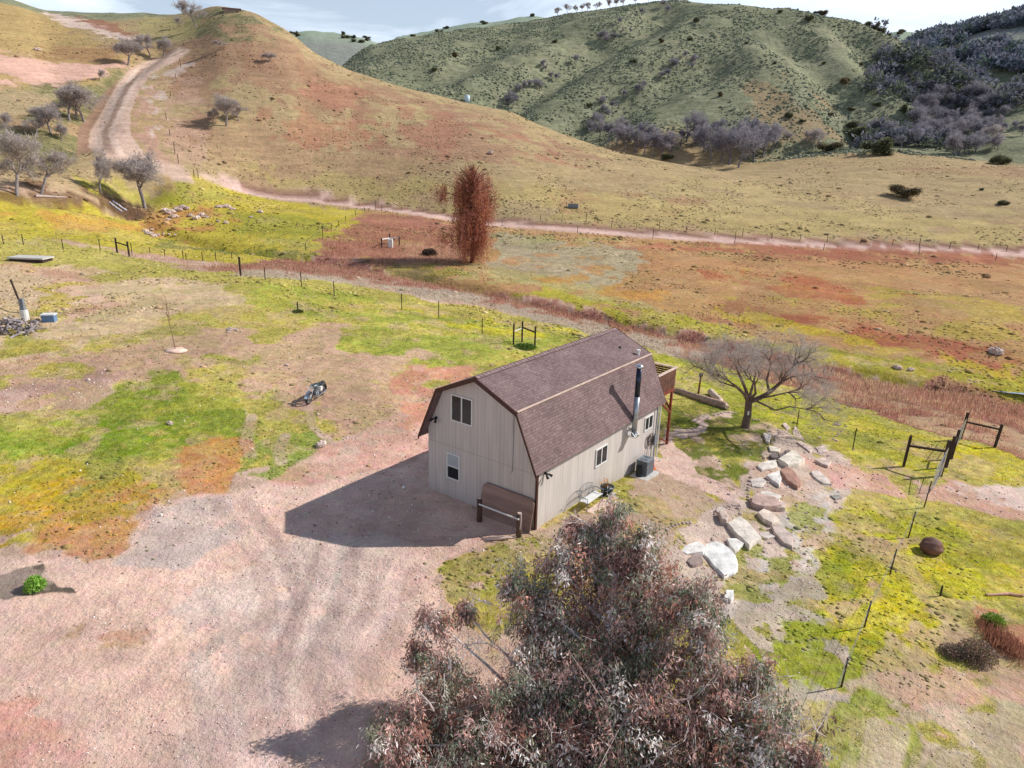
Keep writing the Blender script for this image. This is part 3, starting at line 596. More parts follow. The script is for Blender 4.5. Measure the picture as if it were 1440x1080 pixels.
# creek grasses
reg((166,118,104), [(300,374),(430,366),(560,388),(640,403),(750,426),(880,455),(960,475),(1060,497),(1160,517),(1300,545),(1440,566),(1700,620),(1700,720),(1440,645),(1300,605),(1160,562),(1040,525),(960,500),(870,478),(760,444),(620,415),(500,394),(330,386)], 2.5, 1, k=(.6,0,0))
reg((184,170,152), [(330,380),(480,388),(580,398),(700,424),(800,448),(860,462),(960,486),(1010,500),(1000,512),(870,484),(760,450),(620,421),(480,398),(330,389)], 2, .9, .2, 3, k=(.5,.2,0))
reg((178,154,120), [(1100,530),(1300,575),(1440,610),(1600,650),(1600,675),(1440,640),(1300,602),(1150,556)], 3, .7, .35, 2.5, k=(.5,0,0))
reg((74,60,46), [(820,436),(900,454),(985,476),(900,459),(830,442)], 1, .7, .3, 2, k=DY)  # shade of the cut creek bank, painted as a dark line
reg((84,76,60), [(520,368),(600,378),(640,392),(560,388),(500,374)], 1.5, .6, .35, 2, k=DY)  # painted bank shade again, further upstream
reg((158,134,104), [(1040,120),(1110,110),(1170,150),(1210,190),(1150,205),(1060,205)], 1, .7, .35, 12, k=DY, s=60)
reg((168,118,98), [(480,110),(640,165),(760,205),(820,235),(640,225),(520,185),(420,130)], 2, .6, .45, 9, k=DY, s=61)
reg((170,120,96), [(360,150),(480,170),(560,200),(480,215),(380,195)], 2, .6, .42, 6, k=DY, s=62)
reg((196,144,108), [(90,730),(180,700),(230,700),(225,720),(160,780),(110,790),(60,770)], 6, .85, .25, 1.6, k=DY, s=63)
reg((194,140,102), [(240,650),(300,625),(330,650),(300,690),(240,690)], 6, .7, .3, 1.2, k=DY, s=64)
reg((140,150,60), [(170,545),(250,528),(330,570),(350,600),(260,620),(170,600),(90,590)], 6, .9, .2, 1.5, k=GR, s=65)
reg((124,146,44), [(20,610),(120,585),(240,590),(300,620),(180,640),(60,640)], 5, .8, .42, 1.0, k=GR, s=66)
reg((172,98,72), [(980,380),(1150,392),(1300,420),(1200,430),(1040,410)], 3, .7, .45, 5, k=DY, s=67)
reg((160,92,70), [(1100,440),(1300,470),(1440,500),(1440,520),(1250,490),(1120,460)], 3, .75, .42, 4, k=DY, s=68)
reg((182,160,56), [(1000,430),(1120,450),(1260,490),(1440,520),(1440,535),(1240,500),(1060,460)], 2, .8, .35, 3, k=GR, s=69)
reg((190,140,72), [(720,380),(900,400),(1000,420),(960,440),(820,410)], 3, .7, .4, 4, k=DY, s=70)
for c_, P_, w_ in (((176,148,140), [(452,770),(440,830),(405,900),(350,965),(290,1040),(240,1110)], .32), ((232,202,190), [(466,770),(454,832),(420,905),(365,972),(305,1046),(255,1120)], .3),
                   ((172,146,138), [(498,775),(486,840),(455,905),(405,975),(345,1045),(300,1110)], .3), ((230,200,190), [(560,785),(540,850),(500,915),(440,985),(380,1060),(330,1120)], .45),
                   ((178,150,142), [(585,800),(566,870),(520,940),(460,1010),(400,1090)], .28), ((176,150,142), [(540,790),(520,850),(478,920),(420,985),(360,1060)], .25),
                   ((176,150,140), [(300,700),(360,780),(380,850),(350,930),(280,1010),(200,1100)], .3), ((170,144,136), [(340,700),(400,780),(425,850),(395,930),(325,1020),(250,1110)], .28),
                   ((188,158,146), [(470,625),(440,600),(430,570),(436,545)], .22), ((196,160,140), [(352,640),(345,620),(350,600),(352,585)], .3), ((186,152,136), [(395,650),(392,630),(400,612)], .3)):
    strip(c_, P_, w_ * 2.2, .5, k=(0, .8, 0))
reg((190,158,130), [(1120,770),(1200,740),(1300,760),(1250,830),(1180,880),(1110,860)], 10, .8, .5, 1.8, k=DY, s=80)
reg((176,164,150), [(1040,840),(1140,800),(1200,880),(1180,980),(1080,960)], 12, .85, .48, 1.3, k=(.1,.8,0), s=81)
reg((196,166,138), [(1260,870),(1440,840),(1440,960),(1300,1000),(1200,960)], 12, .8, .45, 1.6, k=DY, s=82)
reg((160,160,64), [(1040,700),(1120,690),(1180,720),(1140,800),(1060,840),(1010,830)], 8, .75, .47, 1.0, k=GR, s=83)
reg((196,164,142), [(1060,640),(1180,640),(1170,700),(1080,720)], 8, .7, .45, .9, k=DR, s=84)
strip((222,196,178), [(140,210),(138,188),(158,150),(174,120),(196,96),(252,72)], 1.3, .8, k=(0,.3,0))
strip((222,196,178), [(170,215),(156,190),(172,150),(188,120),(206,98),(260,74)], 1.1, .7, k=(0,.3,0))
strip((160,128,110), [(155,214),(147,190),(165,150),(181,120),(201,97),(256,73)], 1.2, .5, k=(0,.3,0))
reg((198,142,90), [(60,720),(150,690),(250,660),(320,640),(335,680),(240,700),(160,770),(70,762)], 8, .75, .4, 1.5, k=DY, s=90)
reg((208,160,60), [(0,700),(120,670),(230,670),(200,720),(80,760),(0,760)], 8, .7, .42, 1.4, k=GR, s=91)
reg((202,188,62), [(1220,770),(1330,790),(1300,870),(1230,930),(1180,900)], 12, .7, .4, 1.6, k=GR, s=92)
reg((206,190,46), [(1340,620),(1440,650),(1440,680),(1330,660)], 5, .7, .35, 2, k=GR, s=93)
reg((150,96,76), [(980,340),(1440,362),(1440,376),(1150,366),(960,352)], 1.5, .7, .35, 4, k=DR, s=94)
#--END REGIONS--

# ------------------------------------------------------------------ ground mesh
az = np.concatenate([np.linspace(R(-115), R(-44), 36)[:-1], np.linspace(R(-44), R(44), 900), np.linspace(R(44), R(115), 36)[1:]])
v_ = np.arange(760, 96, -1.75); dn = np.concatenate([np.linspace(1.5, 15050 / 770., 14), 15050. / v_])
df = np.exp(np.linspace(math.log(158), math.log(520), 300)); d2 = np.exp(np.linspace(math.log(522), math.log(1150), 60)); d3 = np.exp(np.linspace(math.log(1200), math.log(9000), 14))
dd = np.concatenate([dn[dn < 157], df, d2, d3])
AZ, DD = np.meshgrid(az, dd); GXx = (DD * np.sin(AZ)).ravel(); GYy = (DD * np.cos(AZ)).ravel()
GZ = height(GXx, GYy)
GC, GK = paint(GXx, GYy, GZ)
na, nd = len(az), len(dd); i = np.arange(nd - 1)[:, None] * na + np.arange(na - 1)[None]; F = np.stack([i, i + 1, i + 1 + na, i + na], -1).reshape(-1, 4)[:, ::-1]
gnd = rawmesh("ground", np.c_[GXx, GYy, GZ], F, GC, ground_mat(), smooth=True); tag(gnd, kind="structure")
ka = gnd.data.color_attributes.new("Msk", 'FLOAT_COLOR', 'POINT'); ka.data.foreach_set("color", np.c_[GK, np.ones(len(GK))].ravel().astype(np.float32))
gnd["label"] = "rolling ranch land of dirt lot, yellow green grass, creek flats and hills"
# ------------------------------------------------------------------ house
TH = R(53.217); HN = Vector((1.113, 26.444, 0)); HW, HL = 6.017, 10.9
EAV, KNE, RDG = (-.25, 2.66), (.838, 5.1), (HW / 2, 6.086)
house = empty("barn_house", HN, TH, "taupe gambrel-roofed barn house with brown shingles and a metal chimney beside the dirt lot", "house")
def gab(x, flip=False):
    pts = [(0, -1.3), (0, 3.0), (KNE[0] + .08, KNE[1] - .12), (RDG[0], RDG[1] - .13), (HW - KNE[0] - .08, KNE[1] - .12), (HW, 3.0), (HW, -1.3)]
    return [(x, y, z) for y, z in pts]
m = MB(); g0 = gab(0); g1 = gab(HL); m.add(g0, [tuple(range(7))]); m.build("gable_wall", M['siding'], house)
m = MB(); m.add(g1, [tuple(range(6, -1, -1))]); m.build("gable_wall", M['siding'], house)
m = MB(); m.add([(0, 0, -1.3), (HL, 0, -1.3), (HL, 0, 3.0), (0, 0, 3.0)], [(0, 1, 2, 3)]); m.build("side_wall", M['siding'], house)
m = MB(); m.add([(0, HW, -1.3), (HL, HW, -1.3), (HL, HW, 3.0), (0, HW, 3.0)], [(3, 2, 1, 0)]); m.build("side_wall", M['siding'], house)
# roof: four planes, real thickness, uv in metres
OG0, OG1 = -.39, HL + .33
def roofplane(a, b, name):
    (ya, za), (yb, zb) = a, b; n = Vector((0, -(zb - za), (yb - ya))); n.normalize(); 
    if n.z < 0: n = -n
    t = .09; V = [(OG0, ya, za), (OG1, ya, za), (OG1, yb, zb), (OG0, yb, zb)]; V += [(x, y - n.y * t, z - n.z * t) for x, y, z in V]
    o = MB().add(V, [(0,1,2,3),(7,6,5,4),(0,4,5,1),(1,5,6,2),(2,6,7,3),(3,7,4,0)]).build(name, M['shingle'], roof)
    uv = o.data.uv_layers.new(name="UVMap"); Ls = math.hypot(yb - ya, zb - za)
    for l in o.data.loops:
        c = o.data.vertices[l.vertex_index].co; s = math.hypot(c.y - ya, c.z - za); uv.data[l.index].uv = (c.x, s + (3.3 if 'upper' in name else 0))
    return o
roof = MB().box((OG0 + .02, RDG[0] - .09, RDG[1] - .12), (OG1 - .02, RDG[0] + .09, RDG[1] - .02)).build("roof", M['fascia'], house)
mir = lambda p: (HW - p[0], p[1])
roofplane(EAV, KNE, "lower_slope"); roofplane(KNE, RDG, "upper_slope"); roofplane(mir(RDG), mir(KNE), "upper_slope"); roofplane(mir(KNE), mir(EAV), "lower_slope")
m = MB(); x = OG0
while x < OG1 - .1:
    for s in (-1, 1):
        m.add([(x, RDG[0], RDG[1] + .05), (x + .27, RDG[0], RDG[1] + .025), (x + .27, RDG[0] + s * .17, RDG[1] - .04), (x, RDG[0] + s * .17, RDG[1] - .02)], [(0, 1, 2, 3) if s < 0 else (3, 2, 1, 0)])
    x += .24
M['cap'] = mat("ridge cap shingle", alb((138,114,114)), sc=6, amt=.35, bump=.4)
m.build("ridge_cap", M['cap'], roof)
m = MB(); m.bar((OG0, KNE[0] - .035, KNE[1] + .0), (OG1, KNE[0] - .035, KNE[1] + .0), .075, .05); m.build("flashing_strip", M['railtop'], roof)
for xx in (OG0 - .02, OG1 + .02):
    m = MB(); P = [EAV, KNE, RDG, mir(KNE), mir(EAV)]
    for a, b in zip(P[:-1], P[1:]):
        m.bar((xx, a[0], a[1] - .1), (xx, b[0], b[1] - .1), .05, .2, up=(1, 0, 0)) if False else m.add(
            [(xx - .02, a[0], a[1] + .012), (xx - .02, b[0], b[1] + .012), (xx - .02, b[0], b[1] - .2), (xx - .02, a[0], a[1] - .2),
             (xx + .02, a[0], a[1] + .012), (xx + .02, b[0], b[1] + .012), (xx + .02, b[0], b[1] - .2), (xx + .02, a[0], a[1] - .2)],
            [(0,1,2,3),(7,6,5,4),(0,4,5,1),(2,6,7,3),(0,3,7,4),(1,5,6,2)])
    m.build("fascia", M['fascia'], house)
MB().box((-.02, -.03, -.6), (.09, -.004, 2.9)).box((-.03, -.02, -.6), (-.004, .05, 2.9)).build("corner_trim", M['fascia'], house)
MB().box((HL - .09, -.03, -1), (HL + .02, -.004, 2.7)).build("corner_trim", M['white'], house)
def window(face, a0, a1, z0, z1, slider=True):
    """face 0: near gable (x=0, runs along y); face 1: side wall (y=0, runs along x)"""
    def B(mb, p0, p1, q0, q1, d0, d1):
        if face == 0: mb.box((-d1, p0, q0), (-d0, p1, q1))
        else: mb.box((p0, -d1, q0), (p1, -d0, q1))
    t = .055; fr = MB(); B(fr, a0, a1, z0, z0 + t, .002, .05); B(fr, a0, a1, z1 - t, z1, .002, .05); B(fr, a0, a0 + t, z0 + t, z1 - t, .002, .048); B(fr, a1 - t, a1, z0 + t, z1 - t, .002, .048)
    w_ = fr.build("window", M['white'], house)
    c = (a0 + a1) / 2 if slider else (z0 + z1) / 2
    s = MB()
    if slider: B(s, c - .03, c + .03, z0 + t, z1 - t, .002, .044)
    else: B(s, a0 + t, a1 - t, c - .03, c + .03, .002, .044)
    s.build("mullion", M['white'], w_)
    for k in (0, 1):
        p = MB()
        if slider: B(p, (a0 + t, c + .03)[k], (c - .03, a1 - t)[k], z0 + t, z1 - t, .004, .016 + .006 * k)
        else: B(p, a0 + t, a1 - t, (z0 + t, c + .03)[k], (c - .03, z1 - t)[k], .004, .016 + .006 * k)
        p.build("pane", M['blind'] if (not slider and k == 1) else M['glass'], w_)
window(0, 3.42, 4.62, 3.70, 4.92); window(0, 4.12, 4.88, .9, 2.14, False)
window(1, 4.64, 5.68, 1.17, 2.07); window(1, 9.42, 10.3, 1.5, 2.26)
# reddish reflection in the upper window, built as a thin coloured box
MB().box((-.012, 3.5, 3.77), (-.0035, 3.98, 4.85)).build("painted_reflection", mat("reddish curtain", alb((150,92,78)), sc=4, amt=.2, bump=0), house)
# chimney
ch = MB().tube([(7.72, -.3, 1.95), (7.72, -.3, 3.9)], .135, 20).build("chimney_pipe", M['steel'], house, True)
M['pipe2'] = mat("dark stove pipe", (.035,.045,.07), rough=.25, metal=.6, sc=3, amt=.3, bump=0)
MB().tube([(7.72, -.3, 3.9), (7.72, -.3, 5.3)], .13, 20).build("upper_pipe", M['pipe2'], ch, True)
[MB().ring((7.72, -.3, z), (0, 0, 1), .135, .013, 20).build("band", M['chrome'], ch) for z in (3.9, 2.9)]
MB().tube([(7.72, -.3, 5.3), (7.72, -.3, 5.37)], .1, 16).tube([(7.72, -.3, 5.37), (7.72, -.3, 5.44), (7.72, -.3, 5.5)], [.2, .2, .07], 18).build("rain_cap", M['chrome'], ch, True)
MB().box((7.5, -.5, 1.86), (7.94, -.004, 1.92)).bar((7.52, -.02, 2.4), (7.52, -.48, 1.92), .03).bar((7.92, -.02, 2.4), (7.92, -.48, 1.92), .03).tube([(7.72, -.3, 2.15), (7.72, 0, 2.15)], .1, 12).build("wall_bracket", M['chrome'], ch)
MB().tube([(7.72, -.3, 4.3), (6.9, .55, 4.47)], .012, 5).tube([(7.72, -.3, 4.3), (8.4, .55, 4.47)], .012, 5).build("brace_rod", M['steel'], ch)
# vents, cable, lights, meter
vt = MB().tube([(10.2, 1.05, 5.1), (10.2, 1.05, 5.4)], .06, 10).tube([(10.2, 1.05, 5.4), (10.2, 1.05, 5.47)], .1, 12).build("vent_pipe", M['white'], roof)
MB().tube([(9.6, 1.8, 5.4), (9.6, 1.8, 5.62)], .05, 10).build("vent_pipe", M['black'], roof)
MB().tube([(-.02, 1.23, 4.75), (-.02, 1.23, 2.3), (-.02, 1.32, 2.2)], .012, 5).build("cable", M['grey'], house)
def lamp(p, d):
    p = Vector(p); d = Vector(d); s = Vector((d.y, -d.x, 0)); l = MB().tube([p, p + d * .06], .06, 10).build("security_light", M['black'], house)
    for k in (-1, 1): MB().tube([p + d * .06, p + d * .2 + s * .12 * k - Vector((0, 0, .07)), p + d * .27 + s * .15 * k - Vector((0, 0, .12))], [.025, .05, .065], 9).build("lamp_head", M['black'], l)
lamp((0, 5.5, 3.6), (-1, 0, 0)); lamp((.55, 0, 2.38), (0, -1, 0))
MB().box((HL - .42, -.16, .45), (HL - .16, -.032, 1.0)).tube([(HL - .28, -.09, 1.0), (HL - .28, -.09, 2.6)], .03, 8).tube([(HL - .28, -.09, -.8), (HL - .28, -.09, .45)], .03, 8).build("electric_meter", M['grey'], house)
MB().tube([(HL + .08, -.1, 2.6), (HL + .08, -.1, -.4), (HL + .15, -.35, -.55)], .04, 8).build("downspout", M['white'], house)
# deck on the far gable
FZ = 2.75; DX0, DX1, DY0, DY1 = HL + .002, 13.7, .45, 5.6
dk = MB()
for k in range(20):
    x0 = DX0 + .002 + k * .14
    if x0 + .13 < DX1 + .06: dk.box((x0, DY0, FZ), (x0 + .13, DY1, FZ + .04))
deck = dk.build("deck", M['deckrail'], house)
MB().box((DX1 - .05, DY0, FZ - .22), (DX1 - .002, DY1, FZ - .002)).box((DX0, DY0, FZ - .22), (DX1 - .05, DY0 + .05, FZ - .002)).box((DX0, DY1 - .05, FZ - .22), (DX1 - .05, DY1, FZ - .002)).build("rim_joist", M['redwood'], deck)
for y in (DY0 + .06, DY1 - .06):
    MB().box((DX1 - .2, y - .06, -1.5), (DX1 - .08, y + .06, FZ - .22)).build("deck_post", M['redwood'], deck)
    MB().bar((DX1 - .14, y, 1.3), (DX0 + .9, y, FZ - .25), .09).bar((DX1 - .14, y + (.8 if y < 3 else -.8), FZ - .25), (DX1 - .14, y, 1.5), .09).bar((DX0 + .1, y, .9), (DX1 - .14, y, -.5), .07).build("brace", M['redwood'], deck)
for p in ((DX1 - .06, DY0 + .06), (DX1 - .06, DY1 - .06), (DX0 + 1.4, DY0 + .06), (DX0 + .1, DY0 + .06), (DX1 - .06, 3.0)):
    MB().box((p[0] - .05, p[1] - .05, FZ + .042), (p[0] + .05, p[1] + .05, FZ + 1.1)).build("rail_post", M['darkwood'], deck)
r_ = MB()
for k in range(8):
    z = FZ + .12 + k * .125
    r_.bar((DX0 + .02, DY0 - .01, z), (DX1 - .02, DY0 - .01, z), .03, .09); r_.bar((DX1 + .01, DY0 + .02, z), (DX1 + .01, DY1 - .02, z), .03, .09)
r_.build("railing", M['deckrail'], deck)
MB().box((DX0, DY0 - .09, FZ + 1.103), (DX1 + .08, DY0 + .09, FZ + 1.14)).box((DX1 - .08, DY0 + .092, FZ + 1.103), (DX1 + .08, DY1, FZ + 1.14)).build("top_rail", M['railtop'], deck)
def HP(x, y, z=None):
    p = HN + Vector((math.cos(TH) * x - math.sin(TH) * y, math.sin(TH) * x + math.cos(TH) * y, 0)); p.z = float(height(p.x, p.y)) if z is None else z; return p

# things around the house
ac = empty("air_conditioner", HP(8.75, -.55), TH, "dark grey air conditioner standing on a pale pad against the sunlit side wall", "air conditioner")
MB().box((-.38, -.3, .1), (.38, .3, .88)).build("cabinet", M['grey'], ac)
lv = MB()
for k in range(9): lv.box((-.385, -.305, .17 + k * .075), (.385, .305, .195 + k * .075))
lv.build("louvres", M['black'], ac); MB().ring((0, 0, .89), (0, 0, 1), .24, .02).ring((0, 0, .89), (0, 0, 1), .14, .015).build("fan_guard", M['steel'], ac)
MB().tube([(-.55, .05, .05), (-.55, .05, .62)], .12, 12).tube([(-.55, .05, .62), (-.55, .05, .7)], .07, 10).build("compressor_tank", M['black'], ac)
o = MB().box((-.75, -.5, -.1), (.62, .45, .09)).build("concrete_pad", M['concrete']); o.location = HP(8.72, -.58); o.rotation_euler = (0, 0, TH); tag(o, "pale concrete pad under the air conditioner", "pad")
cn = MB().tube([(0, 0, 0), (0, 0, .04), (0, 0, .05), (0, 0, .5)], [.2, .2, .14, .03], 12).build("orange_cone", M['orange']); cn.location = HP(9.75, -.5); tag(cn, "small orange cone between the air conditioner and the house corner", "cone")
hs = MB()
for k in range(5): hs.ring((0, -.02 * k - .03, -.1 * (k % 2)), (.1 * (k - 2), 1, .05), .2 + .03 * k, .014, 20, 5)
hs.tube([(.2, -.05, -.2), (.25, -.06, -1.0), (.1, -.08, -1.45)], .014, 5); hs.tube([(-.15, -.05, -.2), (-.25, -.06, -.8), (-.3, -.1, -1.4)], .014, 5)
o = hs.build("garden_hose", M['post']); o.location = HP(10.05, -.03, .95); o.rotation_euler = (0, 0, TH); tag(o, "dark garden hose coiled on the side wall below the small far window", "hose")
pt = empty("plant_pot", HP(4.95, -.55), 0, "black plant pot with thin orange flowers in front of the side wall", "plant pot")
MB().tube([(0, 0, -.04), (0, 0, .42)], [.24, .31], 20).build("pot", M['black'], pt, True); MB().ring((0, 0, .42), (0, 0, 1), .31, .028, 20).build("rim", M['greenblue'], pt)
MB().tube([(0, 0, .36), (0, 0, .37)], .29, 16).build("soil", M['wood'], pt)
P0 = rng.normal(size=(26, 3)) * (.1, .1, 0) + (0, 0, .38); P1 = P0 + rng.normal(size=(26, 3)) * (.13, .13, .05) + (0, 0, .34)
V, F = tubes(P0, P1, np.full(26, .008), np.full(26, .004), 3); rawmesh("stems", V, F, np.tile(alb((190,150,80)), (len(V), 1)), M['twig'], pt)
for q in P1[:12]: MB().blob(q, .03, 3, 0, .3, alb((235,140,60))).build("flower", M['leaf'], pt)
# bench
bn = empty("metal_bench", HP(3.4, -.62), TH, "ornate metal garden bench with a pale slatted seat against the side wall", "bench")
b_ = MB(); 
for x in np.linspace(-.62, .62, 12): b_.tube([(x, .22, .42), (x, .3, .62 + .2 * math.cos(x * 1.9)), (x, .33, .7 + .3 * math.cos(x * 1.9))], .009, 4)
for k in range(11):
    x = -.55 + k * .11; b_.ring((x, .29, .62 + .1 * math.cos(x * 2)), (0, 1, .15), .065, .009, 12, 4)
b_.tube([(x, .335, .7 + .3 * math.cos(x * 1.9)) for x in np.linspace(-.66, .66, 14)], .014, 5); b_.tube([(-.66, .22, .42), (.66, .22, .42)], .014, 5)
b_.build("backrest", M['grey'], bn)
s_ = MB(); [s_.box((-.64, -.22 + k * .085, .42), (.64, -.15 + k * .085, .445)) for k in range(5)]; s_.build("seat", M['white'], bn)
for x in (-.66, .66):
    MB().tube([(x, -.22, -.02), (x, -.2, .3), (x, -.22, .64), (x, .1, .66), (x, .3, .62)], .018, 6).ring((x, -.05, .54), (1, 0, 0), .08, .01, 12, 4).build("armrest", M['grey'], bn)
    MB().tube([(x, .24, -.02), (x, .22, .42)], .018, 6).build("leg", M['grey'], bn)
o = MB().box((-.95, -.2, -.06), (.6, .2, .05)).build("stepping_slab", M['railtop']); o.location = HP(3.75, -.95); o.rotation_euler = (0, 0, TH); tag(o, "long pale slab lying on the ground in front of the metal bench", "slab")
# panels leaning on the gable
for k, (lab) in enumerate(("outermost of the wide taupe panels leaning on the shaded gable wall", "middle one of the taupe panels leaning on the shaded gable wall", "innermost taupe panel leaning flat against the shaded gable wall")):
    t_ = .34 - .1 * k; y0, y1 = -.02 - .0 + .06 * k, 2.7 - .02 * k; c = .16
    prof = [(y0, 0), (y1 - .0, 0), (y1, 1.42 - c), (y1 - c, 1.42), (y0 + c, 1.42), (y0, 1.42 - c)]
    V = [(-t_ * (1 - z / 1.5) - .06 - .02 * (2 - k), y, z) for y, z in prof]; V += [(x + .03, y, z) for x, y, z in V]
    o = MB().add(V, [tuple(range(6)), tuple(range(11, 5, -1))] + [(i, (i + 1) % 6, (i + 1) % 6 + 6, i + 6)[::-1] for i in range(6)]).build("leaning_panel", M['board']); o.location = HN + Vector((0, 0, -.03)); o.rotation_euler = (0, 0, TH)
    tag(o, lab, "panel", "panels leaning on the gable wall")
# hitching rail
hr_ = empty("hitching_rail", HP(-.9, 1.2), TH, "short rail fence of two dark posts and a white pole before the leaning panels", "rail")
for y in (1.05, -1.02):
    p = MB().tube([(0, y, -.2), (0.02, y, .45), (0, y, 1.05)], [.13, .115, .11], 12).build("post", M['wood'], hr_, True); MB().tube([(0, y, 1.052), (0, y, 1.08)], [.1, .07], 10).build("post_cap", M['railtop'], p)
MB().tube([(-.09, 1.0, .82), (-.13, -1.1, .86)], .035, 8).build("pole", M['white'], hr_)
MB().tube([(0, -1.05, 1.05), (-.06, -1.16, 1.12), (-.1, -1.2, .8), (-.08, -1.14, .4)], .018, 5).build("rope", M['white'], hr_)
lg = MB().tube([(-.2, 0, .02), (.15, -.1, .07), (.7, -.12, .09), (1.25, .05, .05)], [.05, .07, .07, .04], 8).build("curved_branch", M['railtop'], None, True); lg.location = at(686, 758); lg.rotation_euler = (0, 0, R(8)); tag(lg, "bleached curved branch lying at the foot of the near hitching post", "branch")

# ------------------------------------------------------------------ tree makers
def grow(S, p, d, L_, r, lev, mx_, g, up=.08, wan=.28, side=.45, ang=.75, shr=.76, nseg=4):
    n = nseg
    for k in range(n):
        d = unit(d + g.normal(size=3) * wan * (.4 if lev == 0 else 1) + np.array([0, 0, up])); q = p + d * L_ / n; r1 = r * (1 - .32 / n * (1 if lev else .6))
        S.append((p, q, r, r1, lev)); p, r = q, r1
        if lev < mx_ and g.random() < side and k < n - 1 and (lev > 0 or k > 1):
            s = unit(np.cross(d, g.normal(size=3))); grow(S, p, unit(d * math.cos(ang) + s * math.sin(ang)), L_ * shr * g.uniform(.6, 1), r * .6, lev + 1, mx_, g, up, wan, side, ang, shr, nseg)
    if lev < mx_:
        for j in range(2 if lev else 3):
            s = unit(np.cross(d, g.normal(size=3))); a = ang * g.uniform(.5, 1.1); grow(S, p, unit(d * math.cos(a) + s * math.sin(a)), L_ * shr * g.uniform(.75, 1.1), r * .72, lev + 1, mx_, g, up, wan, side, ang, shr, nseg)
def tree_parts(root, S, split, cb, ct, g, ntw=0, twl=.4, tww=.02, n0=8, n1=3, fuzz=None):
    S0 = [s for s in S if s[4] <= split]; S1 = [s for s in S if s[4] > split]
    for nm, SS, n, c in (("trunk", S0, n0, cb), ("crown", S1, n1, ct)):
        P0 = np.array([s[0] for s in SS]); P1 = np.array([s[1] for s in SS]); d = P1 - P0
        V, F = tubes(P0, P1 + d * .06, [s[2] for s in SS], [s[3] for s in SS], n); C = np.tile(np.array(c), (len(V), 1)) * g.uniform(.8, 1.2, (len(V), 1))
        if nm == "crown" and ntw:
            ml_ = max(q[4] for q in SS) - 1; tips = np.array([s[1] for s in SS if s[4] >= ml_]); dd_ = np.array([s[1] - s[0] for s in SS if s[4] >= ml_])
            k = g.integers(0, len(tips), ntw); P = tips[k] + g.normal(size=(ntw, 3)) * twl * .35
            V2, F2 = cards(P, g.uniform(.5, 1.2, ntw) * twl, tww, unit(dd_[k]) + g.normal(size=(ntw, 3)) * .6, g); V = np.concatenate([V, V2]); F = np.concatenate([F, F2 + len(C)])
            C = np.concatenate([C, np.repeat(np.array(ct) * g.uniform(.8, 1.35, (ntw, 1)), 4, 0)])
        rawmesh(nm, V, F, C, M['bark'] if nm == "trunk" else M['twig'], root)
def copy_tree(src, name=None):
    r = src.copy(); col.objects.link(r)
    for ch in src.children:
        c = ch.copy(); col.objects.link(c); c.parent = r
    return r
# prototypes: normalised to height 1
def make_far(seed, H=1.0, cb=(150,140,140), ct=(178,168,164), ang=.8, up=.05, dense=4000):
    g = np.random.default_rng(seed); S = []
    grow(S, np.zeros(3), np.array([g.normal() * .08, g.normal() * .08, 1.]), .27, .026, 0, 4, g, up=up + .04, wan=.19, side=.55, ang=ang, shr=.78, nseg=3)
    zt = np.percentile([s[1][2] for s in S], 99.5); S = [(s[0] / zt, s[1] / zt, s[2] / zt ** .5, s[3] / zt ** .5, s[4]) for s in S]
    root = empty("bare_oak", (0, 0, 0)); tree_parts(root, S, 2, alb(cb), alb(ct), g, dense, .1, .010, 5, 3); return root
PRO = [make_far(3), make_far(8, ang=.95, up=.0), make_far(21, ang=.65, up=.1), make_far(34, ang=.9, ct=(170,160,158))]
PRO2 = [make_far(55, cb=(132,126,130), ct=(150,145,152), dense=3600), make_far(61, cb=(132,126,130), ct=(156,149,154), ang=.9, dense=3600), make_far(72, cb=(120,114,128), ct=(138,134,142), ang=.7, dense=3600)]
used = set()
def px_h(p, hpx):
    dep = p.y * math.cos(CP) - (p.z - CH) * math.sin(CP); return hpx * dep / CF
def oak(u, v, hpx, k, label, group=None, wide=1.0, name="bare_oak", pro=None, D=None):
    pro = pro or PRO; s = pro[k % len(pro)]; p = at(u, v) if D is None else atd(u, D); h = px_h(p, hpx)
    if id(s) in used: s = copy_tree(s)
    else: used.add(id(s))
    s.name = name; s.location = p - Vector((0, 0, .02 * h)); s.scale = (h * wide, h * wide, h); s.rotation_euler = (0, 0, random.uniform(0, 6.28)); tag(s, label, "tree", group); return s
G1 = "bare oaks in the creek valley at the left"
oak(24, 275, 82, 0, "tallest multi-limbed bare oak at the left edge above the yellow meadow", G1, 1.05)
oak(58, 272, 55, 1, "low leaning bare oak just right of the tall oak at the left edge", G1, 1.25)
oak(141, 271, 54, 2, "small bare oak standing alone below the bend of the dirt road", G1, .95)
oak(204, 293, 74, 3, "broad bare oak with pale trunk beside the pale planks in the gully", G1, 1.15)
G2 = "bare trees on the slope left of the hill road"
for q in [(98,170,44,0,"leftmost of the three bare oaks bunched left of the road bend"),(107,167,48,2,"middle of the three bare oaks bunched left of the road bend"),(118,171,44,1,"rightmost of the three bare oaks bunched left of the road bend"),
          (72,188,40,3,"bare oak just downhill left of the three bunched oaks"),(50,192,26,1,"small bare tree between two oaks on the left slope"),(14,192,30,0,"bare tree at the left edge halfway up the slope"),
          (88,198,24,2,"small scrubby bare tree below the three bunched oaks"),(140,114,14,1,"tiny grey bush alone above the three bunched oaks"),
          (180,92,34,3,"round dense grey tree nearest the top of the dirt road"),(212,80,28,0,"middle grey tree left of the top of the dirt road"),(230,80,26,2,"rightmost grey tree beside the top of the dirt road"),
          (276,38,30,1,"grey bare oak on the crest left of the hilltop shed"),(252,38,12,0,"low grey shrub on the crest left of the hilltop shed")]: oak(*q, G2, 1.25 if q[0] != 180 else 1.35)
